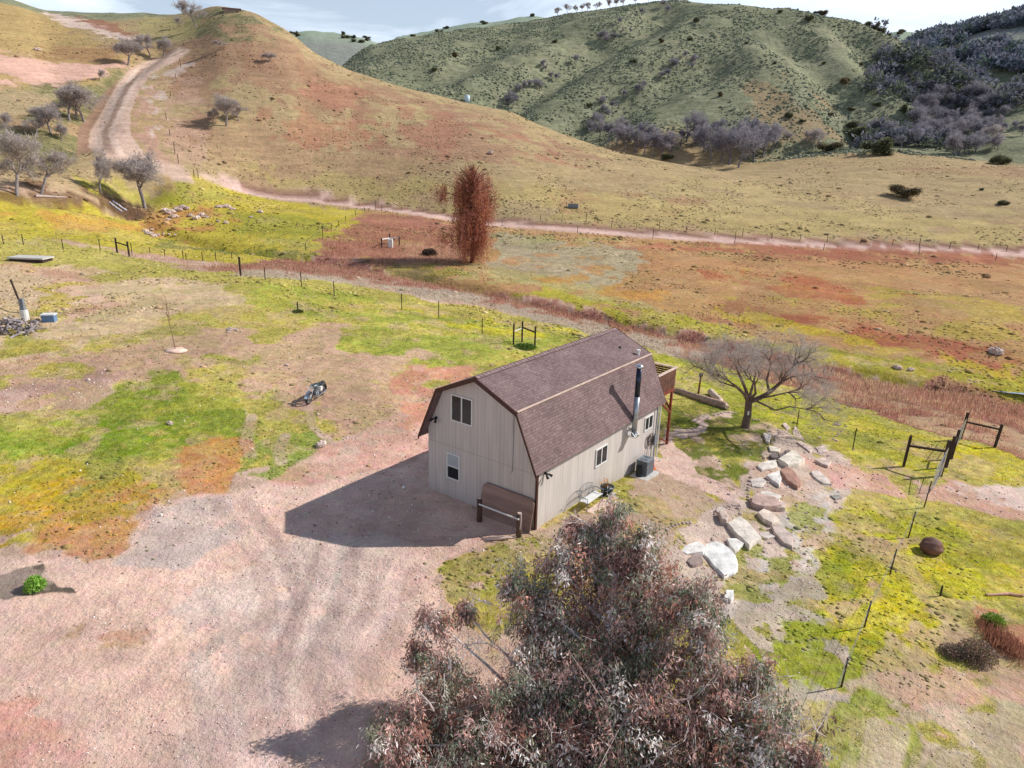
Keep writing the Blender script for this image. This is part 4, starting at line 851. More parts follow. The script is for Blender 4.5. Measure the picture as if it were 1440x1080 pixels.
oak(318,177,40,3,"lone bare oak casting shadow on the open brown hillside", None, 1.2); oak(299,172,18,2,"small bare bush tucked left of the lone hillside oak", None, 1.5); oak(336,170,20,0,"small bare bush tucked right of the lone hillside oak", None, 1.5)
oak(378,88,13,3,"pale small bush high on the brown hillside", None, 1.9, name="bare_bush"); oak(313,68,9,1,"grey bush near the top of the brown hill", None, 2.2, name="bare_bush")
GS = "bare trees along the skyline of the green hill"
ords = ["first","second","third","fourth","fifth","sixth","seventh","eighth","ninth","tenth","eleventh","twelfth","thirteenth"]
for i_, (u, hp) in enumerate([(777,11),(790,11),(802,10),(809,10),(816,11),(828,11),(846,13),(854,12),(864,12),(880,9),(897,12),(915,8),(943,14)]):
    D_ = float(np.interp(azel(u, 10)[0], hB.sa, hB.sd)) - 4
    oak(u, 0, hp, i_, f"{ords[i_]} bare tree from the left on the skyline of the green hill", GS, 1.1, D=D_)
GG = "grey bare trees packed into the grove at the foot of the green hill"
for i_, (u, v, hp) in enumerate([(832,190,20),(843,196,26),(856,200,26),(868,205,28),(880,210,30),(893,214,32),(905,218,30),(918,220,32),(930,222,34),(842,180,18),(872,190,24),(900,200,26),(922,206,28),(944,214,26),(958,205,22)]):
    oak(u, v, hp, i_, "grey bare tree packed in the left grove behind the brown hill's shoulder", GG, 1.2, pro=PRO2)
for i_, (u, v, hp) in enumerate([(965,200,40),(975,206,34),(990,214,36),(1000,224,42),(1014,228,44),(1025,232,46),(1038,236,50),(1048,226,46),(1060,228,48),(1072,222,44),(1084,214,36),(1056,208,40),(1030,210,36),(1092,204,28),(1008,200,30)]):
    oak(u, v, hp, i_, "grey bare tree in the oval grove on the near flat below the green hill", "grove on the flat below the green hill", 1.1, pro=PRO2)
for i_, (u, v, hp) in enumerate([(1132,207,22),(1143,208,24),(1152,204,22),(1106,205,20)]): oak(u, v, hp, i_, f"{ords[i_]} of the thin bare trees right of the oval grove", "thin bare trees right of the grove", 1.1)
for i_ in range(42):                                                   # tree-lined gullies of the green hill
    a_ = i_ / 42; P = [(700,150),(735,128),(773,105),(812,80),(850,58),(880,38),(920,22),(940,12)] if i_ < 26 else [(815,182),(850,158),(885,133),(920,118),(957,98),(975,85)]
    tt = random.random() * (len(P) - 1); j = int(tt); f_ = tt - j; u = P[j][0] * (1 - f_) + P[j + 1][0] * f_ + random.uniform(-14, 14); v = P[j][1] * (1 - f_) + P[j + 1][1] * f_ + random.uniform(-7, 10)
    oak(u, v, random.uniform(8, 16) * (1 if v > 60 else .7), i_, "grey bare tree lining a shaded gully of the green hill", "bare trees in the gullies of the green hill", 1.3, pro=PRO2)
for i_ in range(70):                                                   # gorge at the right
    P = [(1240,195,20),(1270,205,22),(1300,200,26),(1330,208,26),(1355,215,24),(1290,170,24),(1320,160,22),(1345,150,20),(1280,135,18),(1310,140,18),(1370,190,24),(1385,160,18),(1340,185,26)][i_ % 13]
    u, v = P[0] + random.uniform(-18, 18), P[1] + random.uniform(-10, 10)
    oak(u, v, P[2] * random.uniform(.8, 1.35), i_, "grey bare tree crowding the gorge between the green and wooded hills", "bare trees crowding the right-hand gorge", 1.25, pro=PRO2)
for i_, (u, v, hp) in enumerate([(1396,206,28),(1375,130,14),(1415,135,12),(1388,150,14)]): oak(u, v, hp, i_, f"{ords[i_]} bare tree standing apart on the open right-hand spur", "bare trees apart on the right-hand spur", 1.1)

for i_ in range(26):
    oak(random.uniform(1360, 1442), random.uniform(138, 212), random.uniform(11, 22), i_, "bare tree scattered over the open grassy spur at the right edge", "bare trees scattered on the right-hand spur", 1.2, pro=PRO2)
# dense evergreen bushes
def make_bush(seed, c1=(96,100,70), c2=(130,128,94)):
    g = np.random.default_rng(seed); root = empty("evergreen_bush", (0, 0, 0)); n = 2600
    lob = g.normal(size=(9, 3)) * (.22, .22, .12) + (0, 0, .5); k = g.integers(0, 9, n); q = unit(g.normal(size=(n, 3))); P = lob[k] + q * g.uniform(.2, .3, (n, 1)) * (1, 1, 1.1); P[:, 2] = np.clip(P[:, 2], .02, 1.0)
    V, F = cards(P, g.uniform(.05, .1, n), .04, q + g.normal(size=(n, 3)) * .7, g); t_ = g.random((n, 1)); C = np.repeat(alb(c1) * (1 - t_) + alb(c2) * t_, 4, 0)
    rawmesh("foliage", V, F, C, M['leaf'], root)
    m = MB()
    for i_ in range(9): m.blob(lob[i_], .2, seed + i_, 2, .15, alb((64,62,48)))
    m.build("inner_branches", M['twig'], root); return root
BSH = [make_bush(5), make_bush(6, (84,94,62), (118,124,82)), make_bush(9, (108,94,68), (136,118,84))]
def bush(u, v, wpx, hpx, k, label, group=None, D=None, name="evergreen_bush"):
    s = BSH[k % 3]; p = at(u, v) if D is None else atd(u, D); h = px_h(p, hpx); w_ = px_h(p, wpx)
    if id(s) in used: s = copy_tree(s)
    else: used.add(id(s))
    s.name = name; s.location = p - Vector((0, 0, .06 * h)); s.scale = (w_ * .95, w_ * .95, h * 1.0); s.rotation_euler = (0, 0, random.uniform(0, 6.28)); tag(s, label, "bush", group); return s
GB = "round evergreen bushes on the tan pasture"
for q in [(1200,197,27,20,1,"dark round bush closest to the foot of the green hill"),(1199,180,18,12,0,"small bush directly behind the dark round bush at the hill foot"),(1168,213,28,13,2,"low flat brown-green bush left of the two round bushes"),(1232,218,32,25,1,"largest round bush on the tan pasture below the gorge"),
          (1268,277,36,17,2,"low wide brown-green bush alone on the near pasture"),(1406,231,24,16,0,"pointed dark bush at the lower mouth of the gorge"),(1411,288,14,8,0,"tiny bush at the far right of the near pasture"),(1380,676 if False else 268,6,4,1,"speck-sized bush at the right of the pasture"),(938,224,14,8,1,"small dark bush where the brown hill's crest meets the flat")]: bush(*q, GB)
GH = "dark shrubs dotted over the green hill"
for i_, q in enumerate([(1109,166,11,10),(1128,173,7,6),(1168,163,6,5),(979,31,8,8),(970,57,7,5),(1013,136,7,7),(1097,18,7,5),(1257,101,14,11),(1279,114,13,13),(1328,109,11,10),(1270,126,26,10),(1187,118,14,9),(1138,30,12,10),(1270,158,9,12),(1196,156,8,5),(1158,90,6,4),(1233,150,9,7),(1300,70,8,5),(830,150,9,6),(890,88,8,5),(930,60,8,6),(1050,62,5,4),(1090,90,6,4),(1210,92,6,4),(780,60,7,5),(700,70,8,5),(640,80,9,6),(610,100,9,6)]):
    lab = ["dark shrub above the thin bare trees","tiny shrub right of the shrub above the thin trees","small shrub on the reddish foot of the green hill","dark shrub high on the left shoulder of the hill's summit slope","lone shrub on the summit slope of the green hill","shrub at the head of the second gully"]
    bush(*q, i_, lab[i_] if i_ < 6 else "dark shrub dotted on the scrubby face of the green hill", GH)
for i_, (u, D_, wp, hp) in enumerate([(1085,431,6,5),(1097,430,5,5),(1130,424,14,7),(1122,425,7,4),(1195,417,12,9),(1205,416,10,12),(1213,415,12,13),(1222,414,10,8),(1232,411,8,5)]):
    bush(u, 0, wp, hp, i_, f"{ords[i_]} dark shrub from the left along the summit skyline", "dark shrubs on the summit skyline", D=D_)
for i_ in range(34):
    u = random.choice([random.uniform(397, 430), random.uniform(480, 545), random.uniform(560, 770), random.uniform(1225, 1345)]); D_ = float(np.interp(azel(u, 40)[0], hF.sa, hF.sd)) - random.uniform(0, 60)
    bush(u, 0, random.uniform(5, 9), random.uniform(3, 5), i_, "tiny dark shrub on the farthest green ridge", "tiny shrubs on the farthest ridges", D=D_)

# scrub covering the green hill, woods on the far right hill (uncountable)
def scatter_blobs(name, n, urange, vrange, Drange, rr, cols, label, cat, mt, sub=0, sq=.75, cond=None):
    a0, a1 = azel(urange[0], 100)[0], azel(urange[1], 100)[0]; A = rng.uniform(a0, a1, n * 3); D = np.sqrt(rng.uniform(Drange[0] ** 2, Drange[1] ** 2, n * 3)); x, y = D * np.sin(A), D * np.cos(A)
    dens = fbm(x, y, 14, 4, 200); ok = dens > .42
    if cond is not None: ok &= cond(A, D, x, y)
    x, y, D = x[ok][:n], y[ok][:n], D[ok][:n]; z = height(x, y); k = len(x); r = rng.uniform(rr[0], rr[1], k) * (.8 + .6 * rng.random(k) ** 4)
    V0, F0 = ICO[sub]; V = V0[None] * (1 + .5 * (rng.random((k, len(V0), 1)) - .5)) * r[:, None, None] * np.array([1, 1, sq]); V = V + np.stack([x, y, z + r * .25], -1)[:, None]
    F = np.array(F0)[None] + (np.arange(k) * len(V0))[:, None, None]; c = np.array([alb(q) for q in cols])[rng.integers(0, len(cols), k)] * rng.uniform(.75, 1.2, (k, 1)); C = np.repeat(c, len(V0), 0)
    o = rawmesh(name, V.reshape(-1, 3), F.reshape(-1, 3), C, mt); tag(o, label, cat, kind="stuff"); return o
sB = lambda A, D, x, y: D < np.interp(A, hB.sa, hB.sd) + 25
scatter_blobs("hillside_scrub", 26000, (380, 1400), None, (262, 490), (.2, .6), [(130,136,108),(120,128,108),(144,146,120),(112,122,106),(134,136,124)], "grey green scrub covering the steep hill behind the pasture", "scrub", M['scrub'], 0, .6, sB)
def fuzzwood(name, n, ur, Dr, hr, cols, label, cond=None, per=46, th=.42):
    a0, a1 = azel(ur[0], 100)[0], azel(ur[1], 100)[0]; A = rng.uniform(a0, a1, n * 4); D = np.sqrt(rng.uniform(Dr[0] ** 2, Dr[1] ** 2, n * 4)); x, y = D * np.sin(A), D * np.cos(A)
    ok = fbm(x, y, 40, 4, 300) > th
    if cond is not None: ok &= cond(A, D, x, y)
    x, y = x[ok][:n], y[ok][:n]; z = height(x, y); k = len(x); h = rng.uniform(*hr, k)
    q = unit(rng.normal(size=(k, per, 3))); q[..., 2] = np.abs(q[..., 2]); P = np.stack([x, y, z], -1)[:, None] + q * (h * .55)[:, None, None] * (.6 + .4 * rng.random((k, per, 1))) + np.array([0, 0, 1]) * (h * .3)[:, None, None]
    L_ = (h[:, None] * rng.uniform(.16, .34, (k, per))).ravel(); V, F = cards(P.reshape(-1, 3), L_, L_ * .5, None)
    c = np.array([alb(w_) for w_ in cols])[rng.integers(0, len(cols), k)] * rng.uniform(.8, 1.15, (k, 1)); C = np.repeat(np.repeat(c[:, None], per, 1) * rng.uniform(.75, 1.25, (k, per, 1)), 4, 1).reshape(-1, 3)
    o = rawmesh(name, V, F, C, M['twig']); tag(o, label, "woodland", kind="stuff"); return o
fuzzwood("far_woodland", 2600, (1225, 1700), (440, 740), (6, 11), [(112,120,134),(98,108,120),(128,128,142),(84,98,88),(116,116,128)], "bluish bare woodland covering the far right-hand hill", th=.44)  # distance haze painted into the bluish tree colours
fuzzwood("gorge_thicket", 520, (1225, 1500), (285, 425), (4, 8), [(124,122,132),(110,112,122),(100,108,92)], "dense grey thicket filling the gorge below the wooded hill", th=.4)

def tufts(name, n, ur, Dr, rr, cols, label, cat, flat=.6):
    a0, a1 = azel(ur[0], 300)[0], azel(ur[1], 300)[0]; A = rng.uniform(a0, a1, n); D = Dr[0] * (Dr[1] / Dr[0]) ** rng.random(n); x, y = D * np.sin(A), D * np.cos(A); k = (fbm(x, y, 9, 4, 611) > .46) & outside_house(x, y); x, y, D = x[k], y[k], D[k]; z = height(x, y); C, K = paint(x, y, z); k = (K[:, 0] > .3) | (rng.random(len(x)) < .06); x, y, z, C = x[k], y[k], z[k], C[k]; m_ = len(x)
    V0, F0 = ICO[0]; r = rng.uniform(*rr, m_) * (1 + 1.5 * (rng.random(m_) > .97)); V = V0[None] * (1 + .6 * (rng.random((m_, 12, 1)) - .5)) * r[:, None, None] * np.array([1.2, 1, flat]) + np.stack([x, y, z], -1)[:, None]
    F = np.array(F0)[None] + (np.arange(m_) * 12)[:, None, None]; c = np.array([alb(q) for q in cols])[rng.integers(0, len(cols), m_)] * .45 + C * .55; o = rawmesh(name, V.reshape(-1, 3), F.reshape(-1, 3), np.repeat(c * rng.uniform(.7, 1.15, (m_, 1)), 12, 0), M['scrub']); tag(o, label, cat, kind="stuff")
def outside_house(x, y):
    dx, dy = x - HN.x, y - HN.y; lx = math.cos(TH) * dx + math.sin(TH) * dy; ly = -math.sin(TH) * dx + math.cos(TH) * dy; return ~((lx > -.1) & (lx < HL + .1) & (ly > -.1) & (ly < HW + .1))
tufts("dry_tufts", 26000, (-60, 1500), (118, 262), (.07, .24), [(120,100,76),(150,136,96),(104,92,70),(176,152,120)], "dry grass tufts and stones speckling the brown hill", "tufts")
tufts("field_tufts", 16000, (-60, 1500), (62, 118), (.05, .15), [(110,110,56),(130,96,70),(160,140,90),(196,176,150)], "small weeds and clods speckling the creek flats", "tufts")
tufts("weed_tufts", 9000, (-60, 1500), (22, 62), (.03, .09), [(96,110,40),(120,130,50),(120,96,70)], "small weeds and clods speckling the near fields", "weeds", .5)
# hilltop shed, tank, trough
sh = empty("hilltop_shed", at(326, 16), R(20), "small dark-roofed shed on the summit of the brown hill", "shed"); sh.location.z -= .1
MB().box((-2.2, -1.2, -1), (2.2, 1.2, .55)).build("walls", M['board'], sh); MB().add([(-2.5,-1.5,.53),(2.5,-1.5,.53),(2.5,1.5,.53),(-2.5,1.5,.53),(-2.5,0,1.0),(2.5,0,1.0)], [(0,1,5,4),(2,3,4,5),(0,4,3),(1,2,5),(3,2,1,0)]).build("roof", M['fascia'], sh)
tk = empty("water_tank", at(657, 143), 0, "pale cylindrical water tank on the shoulder of the brown hill", "tank")
M['tank'] = mat("pale tank plastic", (.55,.66,.74), rough=.5, sc=2, amt=.1, bump=.05)
MB().tube([(0, 0, -.5), (0, 0, 2.3)], 1.05, 18).build("body", M['tank'], tk, True); MB().tube([(0, 0, 2.3), (0, 0, 2.55), (0, 0, 2.6)], [1.05, .45, .1], 18).build("lid", M['white'], tk, True)
tr = empty("water_trough", at(806, 292), R(-8), "dark metal water trough on the grass above the long dirt road", "trough")
MB().box((-1, -.5, 0), (1, .5, .1)).box((-1, -.5, .1), (-.93, .5, .7)).box((.93, -.5, .1), (1, .5, .7)).box((-.93, -.5, .1), (.93, -.44, .7)).box((-.93, .44, .1), (.93, .5, .7)).build("basin", M['grey'], tr); MB().box((-.92, -.43, .5), (.92, .43, .55)).build("water", M['glass'], tr)
MB().bar((-1.4, .3, 0), (-1.4, .3, 1.1), .08).build("stand_pipe", M['post'], tr)

# ------------------------------------------------------------------ rusty weeping tree
def weeping():
    g = np.random.default_rng(77); p = at(664, 369); H = px_h(p, 132); root = empty("weeping_tree", p, 0, "tall rust-brown weeping tree beyond the creek at the edge of the red field", "tree")
    S = []; q = np.zeros(3)
    pts = [np.array([0, 0, 0]), np.array([.1, 0, H * .25]), np.array([-.1, .1, H * .5]), np.array([.15, 0, H * .75]), np.array([0, 0, H * .92])]
    for i_ in range(4): S.append((pts[i_], pts[i_ + 1], .34 - .07 * i_, .34 - .07 * (i_ + 1), 0))
    st = []
    for i_ in range(150):
        t_ = g.uniform(.28, 1.0); zc = H * t_; b = np.array([0, 0, zc * .8]); a_ = g.uniform(0, 6.28); rad = H * .27 * (.62 + .6 * float(vnoise(t_ * 4.5, a_ * 1.2, 5))) * (1 - abs((t_ - .6) / .44) ** 4.5 if t_ > .6 else .72 + .28 * t_ / .6) * g.uniform(.35, 1.05)
        e = np.array([math.cos(a_) * rad, math.sin(a_) * rad, min(zc + H * .02, H)]); mid = (b + e) / 2 + (0, 0, H * .05); S.append((b, mid, .08, .05, 1)); S.append((mid, e, .05, .02, 1))
        for j in range(9): st.append((b + (e - b) * g.uniform(.4, 1.05) + g.normal(size=3) * .35, g.uniform(.12, .34) * H))
    for a_, zz in ((3.3, .8), (3.0, .72), (3.5, .3)):                 # left-hand arms hanging away from the main column
        e = np.array([math.cos(a_) * H * .31, math.sin(a_) * .5, H * zz]); S.append((np.array([.03, 0, H * (zz - .08)]), e, .07, .02, 1))
        for j in range(26): st.append((e * (1, 1, 1) + g.normal(size=3) * (.5, .5, .25), g.uniform(.05, .16) * H))
    V, F = tubes([s[0] for s in S], [s[1] for s in S], [s[2] for s in S], [s[3] for s in S], 7); rawmesh("trunk", V, F, np.tile(alb((70,50,44)), (len(V), 1)), M['bark'], root)
    P = []; C = []; pal = [alb(c) for c in ((184,114,96),(154,90,76),(204,138,114),(122,74,62),(190,124,82))]
    for s, L_ in st:
        n = int(26 * L_ / 2.2) + 8; t_ = np.sort(g.random(n)); x = s[None] + np.c_[g.normal(size=n) * .13, g.normal(size=n) * .13, -t_ * L_]; x = x[x[:, 2] > .25]; P.append(x)
        C.append(np.tile(pal[g.integers(0, 5)], (len(x), 1)) * g.uniform(.7, 1.25, (len(x), 1)))
    P = np.concatenate(P); C = np.concatenate(C); n = len(P); V, F = cards(P, g.uniform(.16, .34, n), .055, np.c_[g.normal(size=n) * .35, g.normal(size=n) * .35, -np.ones(n)], g); rawmesh("foliage", V, F, np.repeat(C, 4, 0), M['leaf'], root)
weeping()

# ------------------------------------------------------------------ bare oak beside the rocks
def yard_oak():
    g = np.random.default_rng(19); p = at(1048, 601); k = px_h(p, 1)       # metres per photo pixel
    root = empty("yard_oak", p, 0, "wide leafless oak with dark curving limbs beside the rock garden", "tree"); S = []
    X = np.array([1, 0, 0.]); 
    def L(pts, r0, r1, lev=0):
        pts = [np.array([a * k, b * k, c * k]) for a, b, c in pts]; n = len(pts) - 1
        for i_ in range(n): S.append((pts[i_], pts[i_ + 1], r0 + (r1 - r0) * i_ / n, r0 + (r1 - r0) * (i_ + 1) / n, lev))
        return pts[-1], unit(pts[-1] - pts[-2])
    L([(0,0,-6),(0,0,6),(1,0,22),(0,0,44)], .26, .19)
    ends = [L([(0,0,42),(-8,-4,56),(-20,-8,68),(-34,-14,80)], .13, .06), L([(0,0,44),(-4,6,60),(-12,14,80),(-18,18,96)], .12, .05), L([(0,0,42),(14,2,48),(28,6,56),(42,8,72)], .17, .1),
            L([(42,8,72),(56,12,80),(74,14,84)], .08, .04), L([(28,6,56),(26,16,72),(30,22,92)], .09, .04), L([(8,1,45),(20,-6,40),(34,-10,34),(50,-14,42),(70,-18,40)], .07, .03), L([(0,0,44),(4,-10,60),(-2,-20,78)], .1, .045),
            L([(42,8,72),(44,0,90),(52,-4,104)], .07, .03), L([(-20,-8,68),(-40,4,72),(-54,8,84)], .06, .03), L([(0,0,46),(10,20,66),(16,34,84)], .09, .04), L([(14,2,48),(24,-18,60),(36,-34,72)], .08, .035)]
    for e, d in ends:
        for j in range(4):
            s = unit(np.cross(d, g.normal(size=3))); a = g.uniform(.2, 1.0); grow(S, e, unit(d * math.cos(a) + s * math.sin(a) + (0, 0, .1)), 27 * k * g.uniform(.7, 1.1), .035, 1, 5, g, up=.05, wan=.3, side=.5, ang=.7, shr=.74, nseg=4)
    for s_ in list(S):
        if s_[4] == 0 and s_[0][2] > 50 * k and g.random() < .8: d = unit(g.normal(size=3) + (0, 0, .5)); grow(S, s_[1], d, 18 * k, .025, 2, 4, g, up=.05, wan=.3, side=.5, ang=.7, shr=.74, nseg=4)
    tree_parts(root, S, 2, alb((112,94,86)), alb((186,176,170)), g, 40000, .19, .0100, 9, 4)
    w_ = MB(); w_.tube([(-.02, -.24, 1.0), (-.02, -.24, 1.25)], .06, 8); w_.build("hanging_feeder", M['white'], root)
yard_oak(); [setattr(o, 'scale', (1.04, 1.04, .9)) for o in scene.objects if o.name == 'yard_oak']

# ------------------------------------------------------------------ foreground tree with dried leaves
def big_tree():
    g = np.random.default_rng(5)
    CL = [(905,765,15.4,.45),(828,750,15.6,.35),(868,724,15.8,.42),(862,752,15.6,.5),(848,795,15.3,.75),(893,800,15.2,.65),(806,742,15.7,.28),(818,772,15.5,.35),(788,795,15.3,.5),(742,832,15,.62),(722,826,15,.3),(765,880,14.6,.95),(842,862,14.8,1.05),(922,850,14.6,.95),(972,838,14.4,.6),(990,880,14.1,.55),
          (905,930,14,1.15),(826,960,13.6,1.1),(985,940,13.8,.85),(748,965,13.4,.85),(610,872,14.3,.34),(655,855,14.7,.25),(584,915,14,.28),(628,945,13.6,.6),(600,1015,13,.8),(565,1050,12.3,.6),(690,1005,12.8,.9),(785,1050,12.4,1.1),
          (885,1030,12.6,1.15),(985,1015,12.8,1.0),(1062,950,13.6,.42),(1075,1005,12.9,.6),(1085,1060,12.2,.75),(1135,1065,12.1,.35),(1010,1100,12,1.1),(640,1090,12,1.0),(770,1125,11.6,1.2),(890,1130,11.6,1.2),(1100,1130,11.5,.9),(590,1065,12.3,.4),(1040,985,13.2,.6)]
    CL = [(u, v, D * 1.13, r * 1.13) for u, v, D, r in CL]; base = np.array([2.5, 14.7, -.1]); root = empty("dry_leaved_tree", base, 0, "large foreground tree with drying pinkish brown leaves and pale twigs", "tree"); S = []
    def W(u, v, D):
        d = ray(u, v); h = math.hypot(d[0], d[1]); return np.array([d[0] / h * D, d[1] / h * D, CH + d[2] / h * D]) - base
    c = [(W(u, v, D), r) for u, v, D, r in CL]
    top = W(862, 740, 17.6)
    stem = [np.zeros(3), np.array([.05, .2, 1.0]), np.array([0, .6, 2.0]), (np.array([0, .6, 2.0]) + top) / 2 + (.2, 0, 0), top]
    for i_ in range(4): S.append((stem[i_], stem[i_ + 1], .3 - .065 * i_, .3 - .065 * (i_ + 1), 0))
    stp = np.array([stem[i_] + (stem[i_ + 1] - stem[i_]) * f for i_ in range(1, 4) for f in (0, .33, .66)])
    TW0 = []; TW1 = []; P = []; DR = []; C = []
    pal = np.array([alb(q) for q in ((204,162,152),(164,126,118),(232,190,180),(180,180,162),(146,154,126),(250,242,236),(122,92,84),(222,162,140),(114,126,98))])  # near-white entry paints glossy highlights onto some of the leaves
    for ci, (p, r) in enumerate(c):
        hi_ = p[2] > 2.9 and np.hypot(p[0], p[1] - 2) < 2.6; a = (stp[np.argmin([np.linalg.norm(p - q) + max(0, q[2] - p[2] + .8) * 3 for q in stp])] if hi_ else np.array([g.normal() * .12, .1, g.uniform(.2, .8)])); m1 = a + (p - a) * (.5, .5, .35); 
        for (s, e, r0, r1) in ((a, m1, .065, .045), (m1, p, .045, .015)):
            k = 3; last = s
            for q in range(1, k + 1): nx = s + (e - s) * q / k + g.normal(size=3) * .06 * (q < k); S.append((last, nx, r0 + (r1 - r0) * (q - 1) / k, r0 + (r1 - r0) * q / k, 1)); last = nx
        ns = int(50 * r ** 1.8) + 14; grn = vnoise(p[0] * .9 + 3, p[2] * .9 + 1, 3)
        for s_ in range(ns):
            d = unit(g.normal(size=3) + (0, 0, .2)); L_ = r * g.uniform(.45, 1.25) * (1.35 if g.random() < .15 else 1); s0 = p + g.normal(size=3) * r * .22; e0 = s0 + d * L_; TW0.append(s0); TW1.append(e0)
            n = int(48 + 26 * r); t_ = g.uniform(.25, 1.06, n); dr = (t_ ** 2) * .25 * r; x = s0 + d * (L_ * t_)[:, None] - np.c_[0 * dr, 0 * dr, dr] + g.normal(size=(n, 3)) * (.06 + .07 * r)
            # hanging sprays from the tips
            nh = int(14 * r) + 6; xh = e0 + g.normal(size=(nh, 3)) * .07 - np.c_[np.zeros(nh), np.zeros(nh), g.uniform(0, .38, nh)]
            x = np.concatenate([x, xh]); P.append(x); DR.append(np.c_[g.normal(size=(len(x), 2)) * .55, -1 + g.normal(size=len(x)) * .5] + d * .3)
            k = g.choice([3, 4, 8, 5]) if g.random() < .22 + .45 * (grn > .5) else g.choice([0, 1, 2, 6, 7, 0, 1]); C.append(pal[np.where(g.random(len(x)) < .75, k, g.integers(0, 9, len(x)))] * g.uniform(.75, 1.25, (len(x), 1)))
    # pale bare shoots poking out
    bare0 = []; bare1 = []
    for u, v, D, u2, v2, D2 in [(1060,1010,13,1065,935,13.4),(1062,1000,13,1110,955,12.9),(1080,1040,12.4,1135,1010,12.2),(1100,1030,12.2,1150,1025,12),(760,800,15.2,805,722,15.4),(640,900,14.2,590,900,14.1),(700,910,14,630,905,14),(720,1060,12,680,1010,12),(820,1060,12,770,1020,12),(900,1080,11.8,960,1040,11.8),(860,800,15.3,868,700,15.9),(1000,900,14,1020,840,14),(940,1000,12.6,1000,960,12.6),(820,900,14,770,860,14.3),(610,1000,12.7,560,930,13.2),(690,850,14.7,660,835,14.7),(830,740,15.5,790,715,15.6)]:
        a, b = W(u, v, D * 1.12), W(u2, v2, D2 * 1.12); last = a; n = 5
        for q in range(1, n + 1):
            nx = a + (b - a) * q / n + g.normal(size=3) * .05; S.append((last, nx, .03 * (1.2 - q / n), .03 * (1.2 - (q + 1) / n) + .003, 2)); last = nx
            for z_ in range(3): TW0.append(nx); TW1.append(nx + g.normal(size=3) * .16)
    S2 = [s for s in S if s[4] == 2]; S = [s for s in S if s[4] < 2]
    V, F = tubes([s[0] for s in S], [s[1] for s in S], [s[2] for s in S], [s[3] for s in S], 8); rawmesh("trunk", V, F, np.tile(alb((206,196,190)), (len(V), 1)), M['bark'], root)
    n = len(TW0); V, F = tubes(TW0 + [s[0] for s in S2], TW1 + [s[1] for s in S2], np.r_[np.full(n, .011), [s[2] for s in S2]], np.r_[np.full(n, .004), [s[3] for s in S2]], 4); rawmesh("twigs", V, F, np.tile(alb((224,212,206)), (len(V), 1)), M['twig'], root)
    P = np.concatenate(P); DR = np.concatenate(DR); C = np.concatenate(C); n = len(P); V, F = cards(P, g.uniform(.085, .18, n), g.uniform(.028, .048, n), DR, g); rawmesh("foliage", V, F, np.repeat(C, 4, 0), M['leaf'], root)
    print("big tree leaves", n)
big_tree()

# ------------------------------------------------------------------ small bush, tufts at the right
def smallbush(name, u, v, rad, n, cols, label, cat, hang=0, flat=.7, leaf=.07):
    g = np.random.default_rng(int(u)); p = at(u, v); root = empty(name, p, 0, label, cat); P = unit(g.normal(size=(n, 3))) * (g.random((n, 1)) ** .4) * rad * (1, 1, flat); P[:, 2] = np.abs(P[:, 2]) + .03
    pal = np.array([alb(c) for c in cols]); V, F = cards(P, leaf, leaf * .45, unit(P) + g.normal(size=(n, 3)) * .6 - (0, 0, hang), g); rawmesh("foliage", V, F, np.repeat(pal[g.integers(0, len(cols), n)] * g.uniform(.7, 1.3, (n, 1)), 4, 0), M['leaf'], root)
    k = 30; e = unit(g.normal(size=(k, 3))) * rad * .8 * (1, 1, flat); e[:, 2] = np.abs(e[:, 2]); V, F = tubes(np.zeros((k, 3)), e, np.full(k, .012), np.full(k, .004), 3); rawmesh("stems", V, F, np.tile(alb((110,84,76)), (len(V), 1)), M['twig'], root); return root
smallbush("leafy_bush", 1372, 925, .62, 2600, ((104,86,74),(146,112,100),(84,92,62),(176,146,132)), "larger dark purplish bush with shadow at the right", "bush", flat=.9)
smallbush("leafy_bush", 1340, 920, .42, 1300, ((100,104,72),(140,110,100),(170,150,136)), "low straggling bush just left of the dark purplish bush", "bush", flat=.6)
smallbush("green_shrub", 50, 828, .33, 1500, ((150,196,80),(120,170,60),(176,206,110)), "bright green shrub at the left edge of the dirt lot", "shrub", flat=1.3, leaf=.09)
smallbush("green_tuft", 1396, 878, .4, 1500, ((110,150,50),(140,160,60)), "soft green tuft behind the dark purplish bush", "plant", flat=.9)
smallbush("dark_shrub", 604, 358, 1.1, 900, ((60,50,46),(90,74,64)), "dark shrub on the flat left of the weeping tree", "shrub", flat=.7, leaf=.25)

